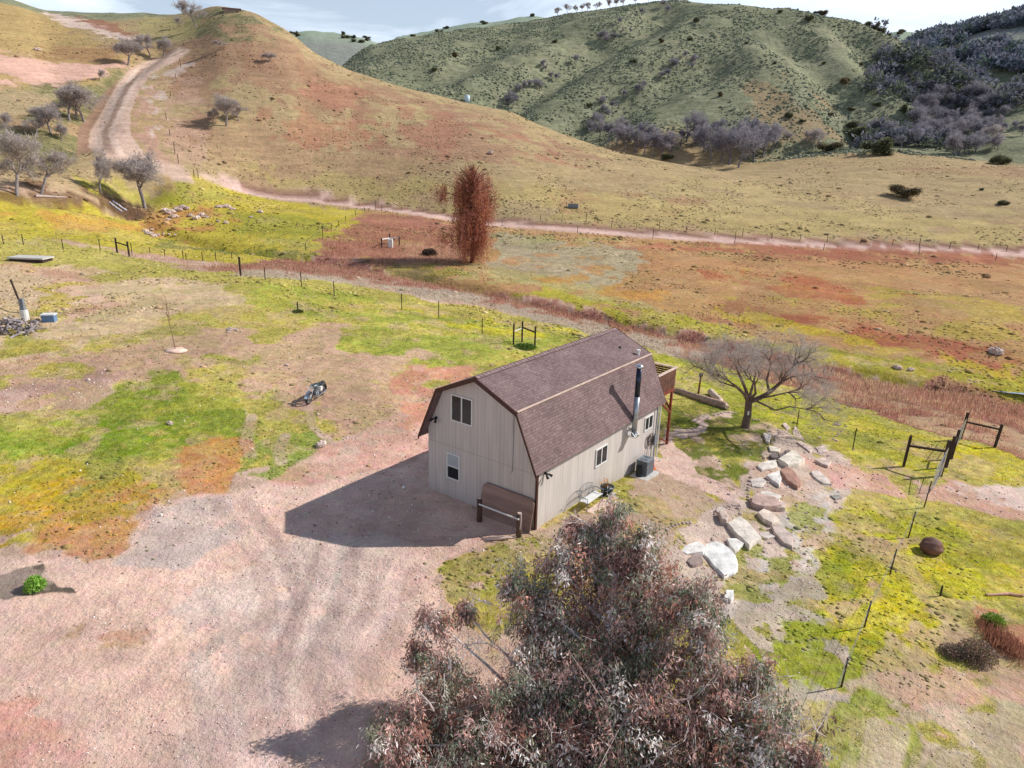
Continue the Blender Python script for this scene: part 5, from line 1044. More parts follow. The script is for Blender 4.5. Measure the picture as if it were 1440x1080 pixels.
# ------------------------------------------------------------------ rocks
def slab(pts, h, label, group, c=(214,202,192), seed=1, tilt=(0, 0), name="rock_slab"):
    h *= .8; c = tuple(int(x * .8 + y * .2) for x, y in zip(c, (226, 214, 202)))
    g = np.random.default_rng(seed * 13 + 5); W = [at(*q) for q in pts]; o0 = sum(W, Vector()) / len(W); zb = min(w_.z for w_ in W); ring = []
    n = len(W)
    for i_ in range(n):
        a, b = W[i_] - o0, W[(i_ + 1) % n] - o0
        for f in (0, .34, .67): q = a.lerp(b, f); ring.append(np.array([q.x, q.y]) * (1 + g.normal() * .035))
    ring = np.array(ring); k = len(ring); V = []; F = []
    lay = [(1.02, -.12), (1.05, h * .3), (1.02, h * .85), (.965, h * 1.0), (.6, h * 1.02), (.28, h * 1.0)]
    for s, z in lay:
        for i_ in range(k): V.append((ring[i_, 0] * s, ring[i_, 1] * s, z + g.normal() * h * (.05 if z < h * .9 else .02) * (z > 0) + tilt[0] * ring[i_, 0] * (z > 0) + tilt[1] * ring[i_, 1] * (z > 0)))
    V.append((0, 0, h))
    for l in range(len(lay) - 1):
        for i_ in range(k): F.append((l * k + i_, l * k + (i_ + 1) % k, (l + 1) * k + (i_ + 1) % k, (l + 1) * k + i_))
    for i_ in range(k): F.append(((len(lay) - 1) * k + i_, (len(lay) - 1) * k + (i_ + 1) % k, len(V) - 1))
    area = sum(ring[i_, 0] * ring[(i_ + 1) % k, 1] - ring[(i_ + 1) % k, 0] * ring[i_, 1] for i_ in range(k))
    if area < 0: F = [f[::-1] for f in F]
    C = np.tile(alb(c) * .88, (len(V), 1)) * g.uniform(.9, 1.06, (len(V), 1)); o = MB().add(V, F, C).build(name, M['rock']); o.location = (o0.x, o0.y, zb + .02); tag(o, label, "rock", group); return o
GRK = "pale rock slabs of the rock garden"
def cr(ox, oy, s, P): return [(ox + x / s, oy + y / s) for x, y in P]
A_ = lambda P: cr(920, 700, 6.545, P); B_ = lambda P: cr(940, 580, 5.538, P)
slab(A_([(240,480),(290,440),(410,430),(470,500),(440,535),(300,525)]), .28, "wedge-shaped white rock at the lower left end of the rock garden", GRK, (236,232,228), 1)
slab(A_([(455,540),(475,440),(570,425),(640,460),(740,560),(770,690),(640,745),(560,660)]), .22, "largest white slab, nearly flat, at the lower end of the rock garden", GRK, (232,232,230), 2)
slab(A_([(670,400),(750,405),(820,450),(740,520),(690,460)]), .2, "small triangular white slab between the two largest slabs", GRK, (232,228,222), 3)
slab(A_([(670,260),(790,210),(860,260),(975,410),(870,480),(760,380)]), .3, "big rectangular cream slab above the small triangular slab", GRK, (226,216,204), 4)
slab(A_([(590,165),(640,160),(680,215),(660,260),(610,240)]), .35, "upright tan stone on the left side of the rectangular cream slab", GRK, (198,176,164), 5)
slab(A_([(565,130),(600,110),(650,125),(640,155),(575,155)]), .2, "small round grey stone topping the upright tan stone", GRK, (200,188,178), 6)
slab(A_([(950,170),(1000,130),(1080,175),(1145,240),(1080,270),(1000,225)]), .26, "long cream block leaning above the grey-pink slab", GRK, (226,206,190), 7)
slab(A_([(1080,290),(1150,270),(1240,340),(1275,400),(1265,470),(1190,440),(1120,360)]), .16, "grey-pink rounded slab at the right of the lower rocks", GRK, (196,176,166), 8)
slab(A_([(960,335),(1040,335),(1110,370),(1040,390),(970,365)]), .1, "thin small grey slab between the cream and grey-pink slabs", GRK, (210,198,190), 9)
slab(A_([(300,600),(350,550),(420,560),(440,620),(350,650)]), .25, "shaded grey stone right beside the drying foreground tree", GRK, (150,130,124), 10)
slab(A_([(635,950),(660,885),(730,885),(730,950),(700,970)]), .22, "small white block lying alone below the rock garden", GRK, (234,232,228), 11)
slab(B_([(640,700),(700,660),(830,700),(870,760),(740,770),(650,740)]), .34, "wide dark pink boulder with broken edge in the middle of the garden", GRK, (186,156,146), 12)
slab(B_([(820,730),(860,710),(910,730),(905,770),(840,770)]), .24, "pinkish stone abutting the right end of the wide dark boulder", GRK, (208,184,172), 13)
slab(B_([(710,630),(770,620),(870,660),(860,690),(760,665)]), .1, "low white slab just above the wide dark boulder", GRK, (220,212,202), 14)
slab(B_([(640,530),(720,515),(760,550),(720,590),(650,580)]), .1, "faint grey flat slab left of the white pointed rock", GRK, (206,196,188), 15)
slab(B_([(760,510),(860,475),(875,530),(860,590),(800,545)]), .22, "white pointed rock left of the long rust-brown block", GRK, (228,222,216), 16)
slab(B_([(870,480),(910,445),(960,470),(1030,570),(1000,600),(930,560)]), .26, "long rust-brown block slanting down the middle of the garden", GRK, (164,118,102), 17)
slab(B_([(690,420),(750,395),(835,385),(845,440),(730,460)]), .16, "cream slab left of the square cream block", GRK, (230,220,208), 18)
slab(B_([(850,390),(960,335),(1055,400),(1010,425),(930,445)]), .38, "thick square cream block with shaded left face", GRK, (228,218,202), 19)
slab(B_([(1110,470),(1160,465),(1230,520),(1270,570),(1200,560),(1130,510)]), .14, "long pale slab at the right side of the garden", GRK, (214,200,190), 20)
slab(B_([(1140,385),(1200,370),(1270,400),(1240,435),(1180,410)]), .2, "pinkish wedge rock beside the red footpath", GRK, (210,186,174), 21)
slab(B_([(735,180),(800,190),(780,250),(760,240)]), .22, "small upright white wedge near the green lawn", GRK, (222,212,204), 22)
slab(B_([(780,270),(870,295),(860,320),(790,310)]), .14, "small cream shard above the dark stacked stones", GRK, (226,214,196), 23)
slab(B_([(965,150),(990,120),(1060,220),(1100,290),(1050,260),(980,190)]), .14, "long narrow pink slab at the top of the garden", GRK, (216,190,178), 24)
slab(B_([(1000,240),(1030,235),(1120,300),(1100,315)]), .12, "narrow pink slab right below the long one at the top", GRK, (212,188,176), 25)
slab(B_([(965,310),(990,310),(1060,375),(1040,385)]), .12, "thin pink slab touching the upper right of the square block", GRK, (206,180,170), 26)
slab(B_([(885,100),(910,95),(950,130),(920,140)]), .16, "small pink stone at the upper left tip of the garden", GRK, (214,192,180), 27)
slab(B_([(1140,280),(1210,270),(1240,310),(1180,320)]), .14, "pale stone with a dark notch at the upper right", GRK, (206,186,176), 28)
slab(B_([(1260,655),(1320,650),(1350,670),(1300,685)]), .08, "small grey flat stone alone right of the garden", GRK, (150,146,140), 29)
slab(B_([(700,940),(790,945),(820,985),(760,985)]), .08, "thin pale sliver of rock beside the grey-pink slab", GRK, (206,192,182), 30) if False else None
for i_, P in enumerate([[(780,350),(830,335),(860,370),(810,375)], [(850,345),(900,335),(910,365),(870,370)], [(900,320),(940,312),(950,335),(915,345)]]): slab(B_(P), .22, ["leftmost","middle","rightmost"][i_] + " of the three dark stones stacked behind the square block", GRK, (104,92,92), 40 + i_)
g_ = np.random.default_rng(3); BL = [make for make in ()]
stone0 = []
for i_ in range(4):
    o = MB().blob((0, 0, .3), (1, .8, .6), 50 + i_, 2, .22, alb((196,176,166))).build("edging_stone", M['rock']); stone0.append(o)
def stone(p, r, label, group, k, name="edging_stone", c=None):
    s = stone0[k % 4]
    if id(s) in used: s = s.copy(); col.objects.link(s)
    else: used.add(id(s))
    s.name = name; s.location = p; s.scale = (r, r * .85, r * .8); s.rotation_euler = (0, 0, g_.uniform(0, 6.28)); tag(s, label, "stone", group); return s
i_ = 0
for P in ([(1050,588),(1068,592),(1080,602),(1087,615),(1085,628)], [(1056,672),(1052,690),(1053,708)], [(1016,716),(1030,711),(1046,711)], [(1005,585),(1020,580),(1040,582)], [(938,745),(950,738),(975,735)], [(1190,600),(1172,618),(1180,622)]):
    for a, b in zip(P[:-1], P[1:]):
        n = max(3, int(math.hypot(a[0] - b[0], a[1] - b[1]) / 4.5))
        for q in range(n): f = (q + g_.uniform(-.2, .2)) / n; stone(at(a[0] + (b[0] - a[0]) * f, a[1] + (b[1] - a[1]) * f), g_.uniform(.07, .13), "small stone in the curved edging line of the rock garden", "small edging stones of the rock garden", i_); i_ += 1
for q in range(70):
    u, v = g_.uniform(1000, 1200), g_.uniform(600, 830)
    if abs((u - 1000) * .6 + 640 - v + (u - 1100) * -.9) < 90: stone(at(u, v), g_.uniform(.04, .11), "loose stone among the slabs of the rock garden", "loose stones among the slabs", i_, "loose_stone"); i_ += 1
for u, v, r in [(232,297,.8),(240,300,1),(250,296,.9),(257,292,.7),(263,294,.7),(245,306,.8),(236,310,.5),(268,304,.6),(276,308,.9),(284,303,.7),(290,306,.5),(308,292,.7),(318,292,.9),(327,295,.6),(318,314,.6),(366,299,.7),(353,306,.4),(307,312,.4)]:
    stone(at(u, v), r * .9, "grey boulder in the outcrop on the yellow meadow beyond the fence", "boulders of the meadow outcrop", i_, "outcrop_boulder"); i_ += 1
for u, v, r in [(205,326,.5),(210,330,.6),(217,333,.5),(222,331,.4),(230,330,.35),(213,324,.4),(238,330,.3),(246,331,.3)]:
    stone(at(u, v), r, "pale stone in the spill beside the fence corner", "pale stones near the fence corner", i_, "pale_stone"); i_ += 1
for q in range(16):
    a = g_.uniform(0, 6.28); rr = g_.uniform(.3, 1) ; stone(at(329 + 14 * rr * math.cos(a), 465 + 4 * rr * math.sin(a)), g_.uniform(.08, .18), "pale stone in the loose ring of rubble on the left field", "stones of the rubble ring", i_, "ring_stone"); i_ += 1
for u, v, r, l in [(239,596,.2,"white rock on the bright green grass patch"),(403,514,.16,"white rock above left of the motorcycle"),(452,627,.35,"flat pale rock below the motorcycle near the lot"),(690,216,.9,"pale boulder alone high on the brown hillside"),(53,71,.9,"boulder on the pink scar of the left hill"),(1262,518,.4,"dark stone on the creek bank beyond the yard oak"),(1281,521,.35,"second dark stone on the creek bank beyond the yard oak"),(447,583,.12,"small dark stone right of the motorcycle"),(1400,497,.8,"pale rock slab on the far reddish pasture"),(1177,598,.2,"dark stone on the grass above the rock garden"),(1021,842,.1,"pebble beside the small white block")]:
    stone(at(u, v), r, l, None, i_, "field_rock"); i_ += 1
bo = empty("brown_boulder", at(1308, 776), R(20), "rounded dark brown boulder on the yellow grass at the right", "boulder")
V, F = ICO[3]; V = V.copy(); nn = 1 + .10 * (np.array([vnoise(v[0] * 1.7 + 5, v[1] * 1.7 + v[2] * 2.1 + 3, 2) for v in V]) - .5) * 2; MB().add(V * nn[:, None] * (.5, .42, .36) + (0, 0, .27), F).build("stone", M['boulder'], bo, True)

# logs
def log(pa, pb, r0, r1, label, c=(170,142,128), name="log"):
    a, b = at(*pa), at(*pb); o = (a + b) / 2; n = 8; g = np.random.default_rng(int(pa[0])); pts = [a.lerp(b, i_ / (n - 1)) - o + Vector((g.normal() * .05, g.normal() * .05, r0 * .75)) for i_ in range(n)]
    ob = MB().tube(pts, [r0 + (r1 - r0) * i_ / (n - 1) + g.normal() * r0 * .07 for i_ in range(n)], 11, C=alb(c)).build(name, M['bark']); ob.location = o; tag(ob, label, "log"); return ob
log((948,551), (1020,574), .2, .3, "long fallen trunk lying behind the deck, left of the yard oak"); log((998,554), (1023,577), .24, .16, "shorter pale log crossing the right end of the long fallen trunk", (206,182,166))
log((1385,838), (1500,836), .05, .05, "thin pinkish plank lying in the dry grass at the right edge", (206,160,140), "plank"); log((153,285), (172,299), .14, .14, "left pale plank lying in the gully under the broad oak", (190,190,200), "plank"); log((158,283), (178,297), .14, .14, "right pale plank lying in the gully under the broad oak", (200,200,208), "plank")
log((50,277), (95,279), .2, .12, "fallen bare trunk below the oaks at the left edge", (176,160,154))
# brush pile
gp = np.random.default_rng(8)
for q in range(46):
    u = gp.uniform(-14, 56); v = 473 - gp.uniform(0, 22) * (1 - abs(u - 20) / 60); p = at(u, 466); L_ = gp.uniform(.5, 1.4); h = gp.uniform(0, .75) * (1 - abs(u - 15) / 60); a = gp.uniform(0, 3.14); r = gp.uniform(.05, .11)
    o = MB().tube([(-L_ / 2, 0, 0), (0, gp.normal() * .08, gp.normal() * .05), (L_ / 2, 0, gp.normal() * .2)], [r, r * .9, r * .6], 7, C=alb((150,140,142)) * gp.uniform(.45, 1.4)).build("brush_log", M['bark']); o.location = p + Vector((gp.normal() * .2, gp.normal() * .7, h + r)); o.rotation_euler = (0, gp.normal() * .3, a)
    tag(o, "grey weathered log heaped in the pile at the left edge", "log", "logs heaped in the pile at the left edge")
# utility post with box; blue box
b = at(36, 450); up_ = empty("utility_post", b, 0, "leaning dark utility post with meter box and white base behind the log pile", "post")
MB().tube([(0, 0, .5), (-.55, 0, 3.0)], .07, 8).build("pole", M['darkwood'], up_); MB().box((-.2, -.12, .75), (.1, .12, 1.6)).build("meter_box", M['grey'], up_); MB().tube([(0, 0, -.1), (0, 0, .75)], .26, 14).build("base_drum", M['white'], up_)
MB().tube([(0, 0, .5), (-1.2, .1, .55), (-2.6, .3, 1.1), (-4, .4, 1.5)], .03, 5).build("cable", M['black'], up_)
bb = empty("blue_box", at(70, 452), R(12), "small blue box with pale lid right of the log pile", "box"); MB().box((-.42, -.3, 0), (.42, .3, .5)).build("body", M['blue'], bb); MB().box((-.47, -.34, .502), (.47, .34, .58)).build("lid", M['white'], bb)
wc = empty("well_cover", at(44, 366), R(-3), "long low pale slab cover with dark underside on the pink ground at the left", "cover"); MB().box((-1.9, -.9, .22), (1.9, .9, .38)).build("cover_slab", M['concrete'], wc); MB().box((-1.75, -.8, -.3), (1.75, .8, .218)).build("base", M['darkwood'], wc)
# sapling
sp_ = empty("sapling", at(247, 493), 0, "thin bare sapling rising from a small dirt mound on the left field", "tree"); S = []; g = np.random.default_rng(4); L_ = px_h(at(247, 493), 76)
pts = [np.array([0, 0, 0]), np.array([-.12, 0, L_ * .35]), np.array([-.28, 0, L_ * .7]), np.array([-.22, 0, L_])]
for a in range(3): S.append((pts[a], pts[a + 1], .03 - .008 * a, .022 - .007 * a, 0))
for q in range(14): z = g.uniform(.45, .98); p0 = np.array([-.25 * z, 0, L_ * z]); grow(S, p0, unit(g.normal(size=3) * (.6, .6, .2) + (0, 0, 1)), .6, .01, 2, 3, g, nseg=2)
tree_parts(sp_, S, 0, alb((130,104,92)), alb((176,130,120)), g, 0, n0=6)
o = MB().blob((0, 0, 0), (.75, .6, .14), 3, 2, .1, alb((222,190,172))).build("dirt_mound", M['rock'], None, True); o.location = at(247, 493); tag(o, "small pale dirt mound around the foot of the thin sapling", "mound")

# ------------------------------------------------------------------ posts, fences, gates
def post(par, pb, pt_, w_, m_, name="post", round_=False):
    b = at(*pb); h = px_h(b, math.hypot(pb[0] - pt_[0], pb[1] - pt_[1])) * 1.06; dx = px_h(b, pt_[0] - pb[0]) * .35; b = b - par.location
    mb = MB()
    if round_: mb.tube([b - Vector((0, 0, .2)), b + Vector((dx, 0, h))], w_ / 2, 9)
    else: mb.bar(b - Vector((0, 0, .2)), b + Vector((dx, 0, h)), w_)
    mb.build(name, m_, par); return b + Vector((dx, 0, h)), b
def fence(label, posts, w_=.05, m_=None, wires=0, hgt=None, group=None, wr=.006, name="wire_fence"):
    root = empty(name, at(*posts[len(posts) // 2][:2]), 0, label, "fence", group); T = []
    for q in posts:
        t_, b_ = post(root, q[:2], (q[0] + (q[3] if len(q) > 3 else 0), q[1] - q[2]), w_, m_ or M['post']); T.append((t_, b_))
    for k in range(wires):
        f = .95 - .3 * k; mb = MB(); mb.tube([b_ + (t_ - b_) * f for t_, b_ in T], wr, 4, cap=False); mb.build("wire", M['grey'], root)
    return root
fence("wire fence of thin posts crossing the green field toward the creek", [(-20,352,16),(5,343,12),(33,344,14),(89,351,14),(141,352,15),(165,356,19),(186,359,16),(211,357,9),(232,361,10),(258,366,13),(262,366,9),(285,367,12),(304,367,12),(326,363,7),(338,388,25),(373,394,18),(424,403,20),(470,416,20),(565,436,23),(617,448,24),(678,470,22),(722,484,26)], .07, wires=2)
fence("wire fence beyond the yard oak leading to the gate", [(880,512,14),(930,528,16),(1120,602,26),(1199,632,30),(1270,657,30)], .045, wires=2)
fence("leaning thin-post fence running toward the camera at the right", [(1299,714,38,7),(1277,756,38,7),(1251,808,38,6),(1215,882,40,7),(1183,966,46,3),(1140,1075,52,3)], .04, wires=2)
fence("wire fence above the long dirt road at the foot of the brown hill", [(505,288,6),(528,294,11),(537,293,6),(565,296,7),(595,299,6),(623,301,9),(660,306,7),(723,305,12),(760,311,7),(790,312,8),(824,314,14),(860,319,8),(895,321,8),(927,324,15),(965,327,8),(1005,330,8),(1044,332,10),(1085,336,8),(1125,338,8),(1163,340,8),(1210,343,8),(1255,345,8),(1292,350,14),(1335,350,8),(1375,352,8),(1415,354,8)], .075, wires=1, wr=.012)
fence("sparse posts along the lower side of the long dirt road", [(537,300,6),(706,318,8),(812,328,10),(918,336,12),(1033,343,18),(1158,352,9),(1292,358,10),(1400,366,9)], .075, wires=0)
fence("posts up the left border of the red field beyond the creek", [(430,352,10),(454,336,15),(466,323,9),(476,318,7),(486,311,7),(500,303,6),(513,299,7),(528,295,10)], .075, wires=1, wr=.012)
fence("posts climbing beside the dirt road below the brown hill", [(254,95,12),(247,110,6),(240,135,7),(234,169,9),(239,191,8),(246,216,15),(251,230,12),(273,249,10),(279,251,9)], .09, wires=0)
h1 = empty("fence_brace", at(174, 358), 0, "dark H-shaped brace of two posts and a rail in the left fence line", "frame"); t1, b1 = post(h1, (165, 356), (165, 336), .15, M['darkwood']); t2, b2 = post(h1, (182, 361), (181, 341), .15, M['darkwood']); MB().bar(b1.lerp(t1, .72), b2.lerp(t2, .72), .12).build("rail", M['darkwood'], h1)
h3 = empty("corner_post", at(338, 388), 0, "tall single dark post at the corner of the red creek grass", "post"); post(h3, (338.5, 388), (338.5, 363), .16, M['darkwood'])
h2 = empty("fence_brace", at(737, 485), 0, "three-post corner brace with white and dark rails behind the house roof", "frame"); ts = [post(h2, b_, t_, .14, M['darkwood'], round_=True) for b_, t_ in (((722,484),(722,456)),((734,481),(734,453)),((752,489),(752,460)))]
MB().bar(ts[0][1].lerp(ts[0][0], .62), ts[1][1].lerp(ts[1][0], .68), .07).build("white_rail", M['white'], h2); MB().bar(ts[1][1].lerp(ts[1][0], .72), ts[2][1].lerp(ts[2][0], .72), .1).build("rail", M['darkwood'], h2)
smallbush("weed_clump", 738, 489, .9, 1400, ((80,110,40),(110,135,50)), "dark green weeds around the three-post corner brace", "weeds", flat=.25, leaf=.14)
wf = empty("timber_well", at(549, 348), 0, "small timber frame over a white box on the red field beyond the creek", "frame"); ts = [post(wf, b_, t_, .16, M['darkwood']) for b_, t_ in (((537,349),(537,336)),((548,343),(548,330)),((561.5,346),(561.5,334)))]
MB().bar(ts[0][1].lerp(ts[0][0], .9), ts[1][1].lerp(ts[1][0], .6), .12).bar(ts[1][1].lerp(ts[1][0], .6), ts[2][1].lerp(ts[2][0], .9), .12).build("rail", M['white'], wf); MB().box((-.3, -.3, -.2), (.35, .3, 1.2)).build("white_box", M['white'], wf)
p_ = empty("stub_post", at(419, 438), 0, "short dark stub post standing in a weed tuft on the green field", "post"); post(p_, (419, 438), (419, 425), .08, M['darkwood']); smallbush("weed_clump", 419, 439, .45, 500, ((70,80,40),(110,110,60)), "small weed tuft at the foot of the short stub post", "weeds", flat=.3, leaf=.12)
sl_ = empty("yard_post", at(981, 561), 0, "slim dark post with a small lamp head left of the yard oak", "post"); t_, b_ = post(sl_, (981, 561), (983.5, 530), .1, M['redwood']); MB().box((t_.x - .1, t_.y - .1, t_.z), (t_.x + .12, t_.y + .1, t_.z + .22)).build("lamp_head", M['black'], sl_)
p_ = empty("stub_post", at(1322, 840), 0, "tiny dark post in the yellow grass below the brown boulder", "post"); post(p_, (1322, 838), (1322, 822), .05, M['black'])
gt = empty("ranch_gate", at(1330, 660), 0, "timber-post ranch gate with two open wire-mesh leaves at the right", "gate")
T = {}
for k, b_, t_, w_ in (("a",(1270.3,655.6),(1275.8,612.5),.11),("b",(1322,669.7),(1328.2,619),.14),("c",(1329.6,657.2),(1339.3,614),.12),("d",(1337.2,645.4),(1344.2,604.4),.11),("e",(1350,617.6),(1357.8,580.8),.13),("g",(1398.3,629.2),(1406.7,597.5),.12)): T[k] = post(gt, b_, t_, w_, M['darkwood'])
lp = lambda k, f: T[k][1].lerp(T[k][0], f)
MB().bar(lp("a", .68), lp("b", .7), .11).build("rail", M['darkwood'], gt); MB().bar(lp("e", .66), lp("g", .78), .1).build("rail", M['darkwood'], gt); MB().bar(lp("c", .6), lp("d", .75), .06).build("rail", M['darkwood'], gt)
def leaf_gate(a0, a1, b0, b1):
    fr = MB(); [fr.tube([p, q], .022, 6) for p, q in ((a0, a1), (a1, b1), (b1, b0), (b0, a0), (a0.lerp(a1, .5), b0.lerp(b1, .5)))]; f = fr.build("gate_leaf", M['chrome'], gt)
    ms = MB(); n = 16
    for i_ in range(1, n): ms.tube([a0.lerp(b0, i_ / n), a1.lerp(b1, i_ / n)], .004, 3, cap=False)
    for i_ in range(1, 12): ms.tube([a0.lerp(a1, i_ / 12), b0.lerp(b1, i_ / 12)], .004, 3, cap=False)
    ms.build("mesh_panel", M['wire'], f)
leaf_gate(lp("e", .1) + Vector((-.05, -.1, 0)), lp("e", .8) + Vector((-.05, -.1, 0)), lp("d", .0) + Vector((.05, .15, .1)), lp("d", .85) + Vector((.05, .1, 0)))
fb = at(1309, 693) - gt.location; leaf_gate(lp("b", .1) + Vector((-.05, -.12, 0)), lp("b", .82) + Vector((-.05, -.12, 0)), fb + Vector((0, 0, .1)), fb + Vector((0, 0, 1.15)))

# ------------------------------------------------------------------ motorcycle (x = forward)
f0, r0_ = at(435, 568), at(452, 556); hd = math.atan2(f0.y - r0_.y, f0.x - r0_.x)
mc = empty("motorcycle", (f0 + r0_) / 2, hd, "black vintage motorcycle leaning on its stand in the grass, round headlight forward", "motorcycle"); mc.rotation_euler = Euler((R(-8), 0, hd)); mc.scale = (1.14, 1.14, 1.14)
for xx, rr, nm in ((.72, .33, "front_wheel"), (-.68, .31, "rear_wheel")):
    wz = rr + .0; wv = MB().ring((xx, 0, wz), (0, 1, 0), rr - .045, .05, 28, 8).build(nm, M['rubber'], mc, True); MB().ring((xx, 0, wz), (0, 1, 0), rr - .095, .016, 28, 5).build("rim", M['chrome'], wv)
    s = MB().tube([(xx, -.07, wz), (xx, .07, wz)], .05, 10)
    for k in range(14): a = k * 6.2832 / 14; s.tube([(xx, .03 * (-1) ** k, wz), (xx + math.cos(a) * (rr - .1), 0, wz + math.sin(a) * (rr - .1))], .004, 3, cap=False)
    s.build("spokes", M['chrome'], wv)
fk = MB(); [fk.tube([(.72, y, .33), (.42, y, .98)], .024, 8) for y in (-.09, .09)]; fk.box((.4, -.11, .9), (.46, .11, .95)); fk.build("fork", M['chrome'], mc)
MB().tube([(.28, -.36, 1.02), (.38, -.2, 1.06), (.42, 0, 1.0), (.38, .2, 1.06), (.28, .36, 1.02)], .014, 6).tube([(.28, -.42, 1.02), (.28, -.3, 1.02)], .02, 6).tube([(.28, .42, 1.02), (.28, .3, 1.02)], .02, 6).build("handlebar", M['black'], mc)
hl = MB().tube([(.42, 0, .9), (.5, 0, .9), (.58, 0, .89)], [.05, .11, .115], 16).build("headlight", M['black'], mc, True); MB().tube([(.58, 0, .89), (.6, 0, .89)], [.105, .09], 16).build("lens", M['white'], hl)
for y in (-.26, .26): MB().tube([(.36, y, 1.05), (.34, y * 1.2, 1.18)], .007, 4).tube([(.33, y * 1.2, 1.2), (.35, y * 1.2, 1.2)], .055, 10).build("mirror", M['chrome'], mc)
a_ = np.linspace(-.3, 1.75, 8)
MB().add([(.72 + math.cos(t_ + .5) * .39, y, .33 + math.sin(t_ + .5) * .39) for t_ in a_ for y in (-.07, .07)], [(2 * i_, 2 * i_ + 1, 2 * i_ + 3, 2 * i_ + 2) for i_ in range(7)]).build("front_fender", M['chrome'], mc)
a_ = np.linspace(1.0, 3.3, 8)
MB().add([(-.68 + math.cos(t_) * .38, y, .31 + math.sin(t_) * .38) for t_ in a_ for y in (-.08, .08)], [(2 * i_, 2 * i_ + 2, 2 * i_ + 3, 2 * i_ + 1) for i_ in range(7)]).build("rear_fender", M['greenblue'], mc)
V, F = ICO[2]; MB().add(V * (.3, .15, .15) + (.12, 0, .8), F).build("fuel_tank", M['greenblue'], mc, True)
MB().add(V * (.16, .158, .055) + (.14, 0, .82), F).build("tank_stripe", M['chrome'], mc, True)
st_ = MB().add(V * (.4, .13, .07) + (-.42, 0, .79), F).build("seat", M['seatleather'], mc, True); MB().tube([(-.05, -.135, .74), (-.4, -.14, .745), (-.75, -.12, .76)], .009, 5).tube([(-.05, .135, .74), (-.4, .14, .745), (-.75, .12, .76)], .009, 5).build("seat_trim", M['chrome'], st_)
MB().box((-.15, -.11, .3), (.2, .11, .5)).add(V * (.12, .15, .1) + (-.05, 0, .36), F).tube([(.05, 0, .48), (.12, 0, .72)], .085, 12).build("engine", M['grey'], mc)
MB().tube([(.4, 0, .95), (.25, 0, .35), (-.2, 0, .28), (-.35, 0, .7), (.3, 0, .82)], .022, 6).tube([(-.25, .1, .32), (-.68, .1, .31)], .022, 6).tube([(-.25, -.1, .32), (-.68, -.1, .31)], .022, 6).tube([(-.45, .11, .72), (-.62, .11, .34)], .025, 6).tube([(-.45, -.11, .72), (-.62, -.11, .34)], .025, 6).build("frame", M['black'], mc)
MB().tube([(.2, -.12, .5), (.28, -.15, .3), (.0, -.16, .24), (-.8, -.17, .32)], [.022, .022, .035, .045], 8).tube([(.2, .12, .5), (.28, .15, .3), (.0, .16, .24), (-.8, .17, .32)], [.022, .022, .035, .045], 8).build("exhaust", M['chrome'], mc)
MB().box((-.42, -.15, .45), (-.2, .15, .66)).build("side_panel", M['white'], mc); MB().tube([(-.05, -.1, .3), (-.1, -.32, -.02)], .015, 5).build("kickstand", M['chrome'], mc)
MB().box((-.97, -.05, .62), (-.92, .05, .7)).build("tail_light", M['orange'], mc)

# ------------------------------------------------------------------ water
W = [at(*q) for q in [(1378,549),(1392,546),(1425,548),(1460,551),(1600,568),(1600,576),(1500,563),(1445,558),(1412,556),(1394,552)]]; o0 = sum(W, Vector()) / len(W)
zl = sorted(w_.z for w_ in W)[4] - o0.z + .06; pts = [Vector(((w_.x - o0.x) * 1.08, (w_.y - o0.y) * 1.5, zl)) for w_ in W]
wm = mat("creek water", (.2,.25,.3), rough=.12, sc=.6, amt=.3, bump=.1, bsc=3, spec=.8)
po = MB().add(pts + [Vector((0, 0, zl))], [(i_, (i_ + 1) % 10, 10)[::-1] for i_ in range(10)]).build("creek_pool", wm); po.location = o0; tag(po, kind="structure")

# ------------------------------------------------------------------ ground cover (uncountable)
def covered(n, Dmin, Dmax, a0=-40, a1=40, pw=1.0):
    A = np.radians(rng.uniform(a0, a1, n)); D = Dmin * (Dmax / Dmin) ** rng.random(n); x, y = D * np.sin(A), D * np.cos(A); z = height(x, y); C, K = paint(x, y, z); return x, y, z, D, C, K
def outside_house(x, y):
    dx, dy = x - HN.x, y - HN.y; lx = math.cos(TH) * dx + math.sin(TH) * dy; ly = -math.sin(TH) * dx + math.cos(TH) * dy; return ~((lx > -.1) & (lx < HL + .1) & (ly > -.1) & (ly < HW + .1))
def blades(name, x, y, z, C, h, wd, lean, label, cat):
    n = len(x); P = np.c_[x, y, z - .01]; V, F = cards(P, h, wd, np.c_[rng.normal(size=(n, 2)) * lean, np.ones(n)]); o = rawmesh(name, V, F, np.repeat(C, 4, 0), M['grass']); tag(o, label, cat, kind="stuff")
x, y, z, D, C, K = covered(330000, 15, 75)
green = (K[:, 0] > .55) & (C[:, 1] > C[:, 0] * .80) & (C[:, 2] < C[:, 0] * .5) & outside_house(x, y); cl = fbm(x, y, .9, 4, 401) > .47; k = green & cl; k &= rng.random(len(k)) < .8
s_ = np.clip(D[k] / 30, .8, 2.2); Cg = C[k] * rng.uniform(.7, 1.35, (k.sum(), 1)) * np.array([.95, 1.0, .95])
blades("grass", x[k], y[k], z[k], Cg, rng.uniform(.04, .13, k.sum()) * s_ ** .6, rng.uniform(.012, .03, k.sum()) * s_, .55, "short yellow green grass tufts of the fields", "grass")
x, y, z, D, C, K = covered(300000, 48, 125)
rd = (K[:, 0] > .35) & (K[:, 0] < .85) & (K[:, 1] < .3); red = alb((166,118,104)); gry = alb((184,170,152)); near = lambda c: (np.abs(C - c) / (c + .02)).max(1) < .22
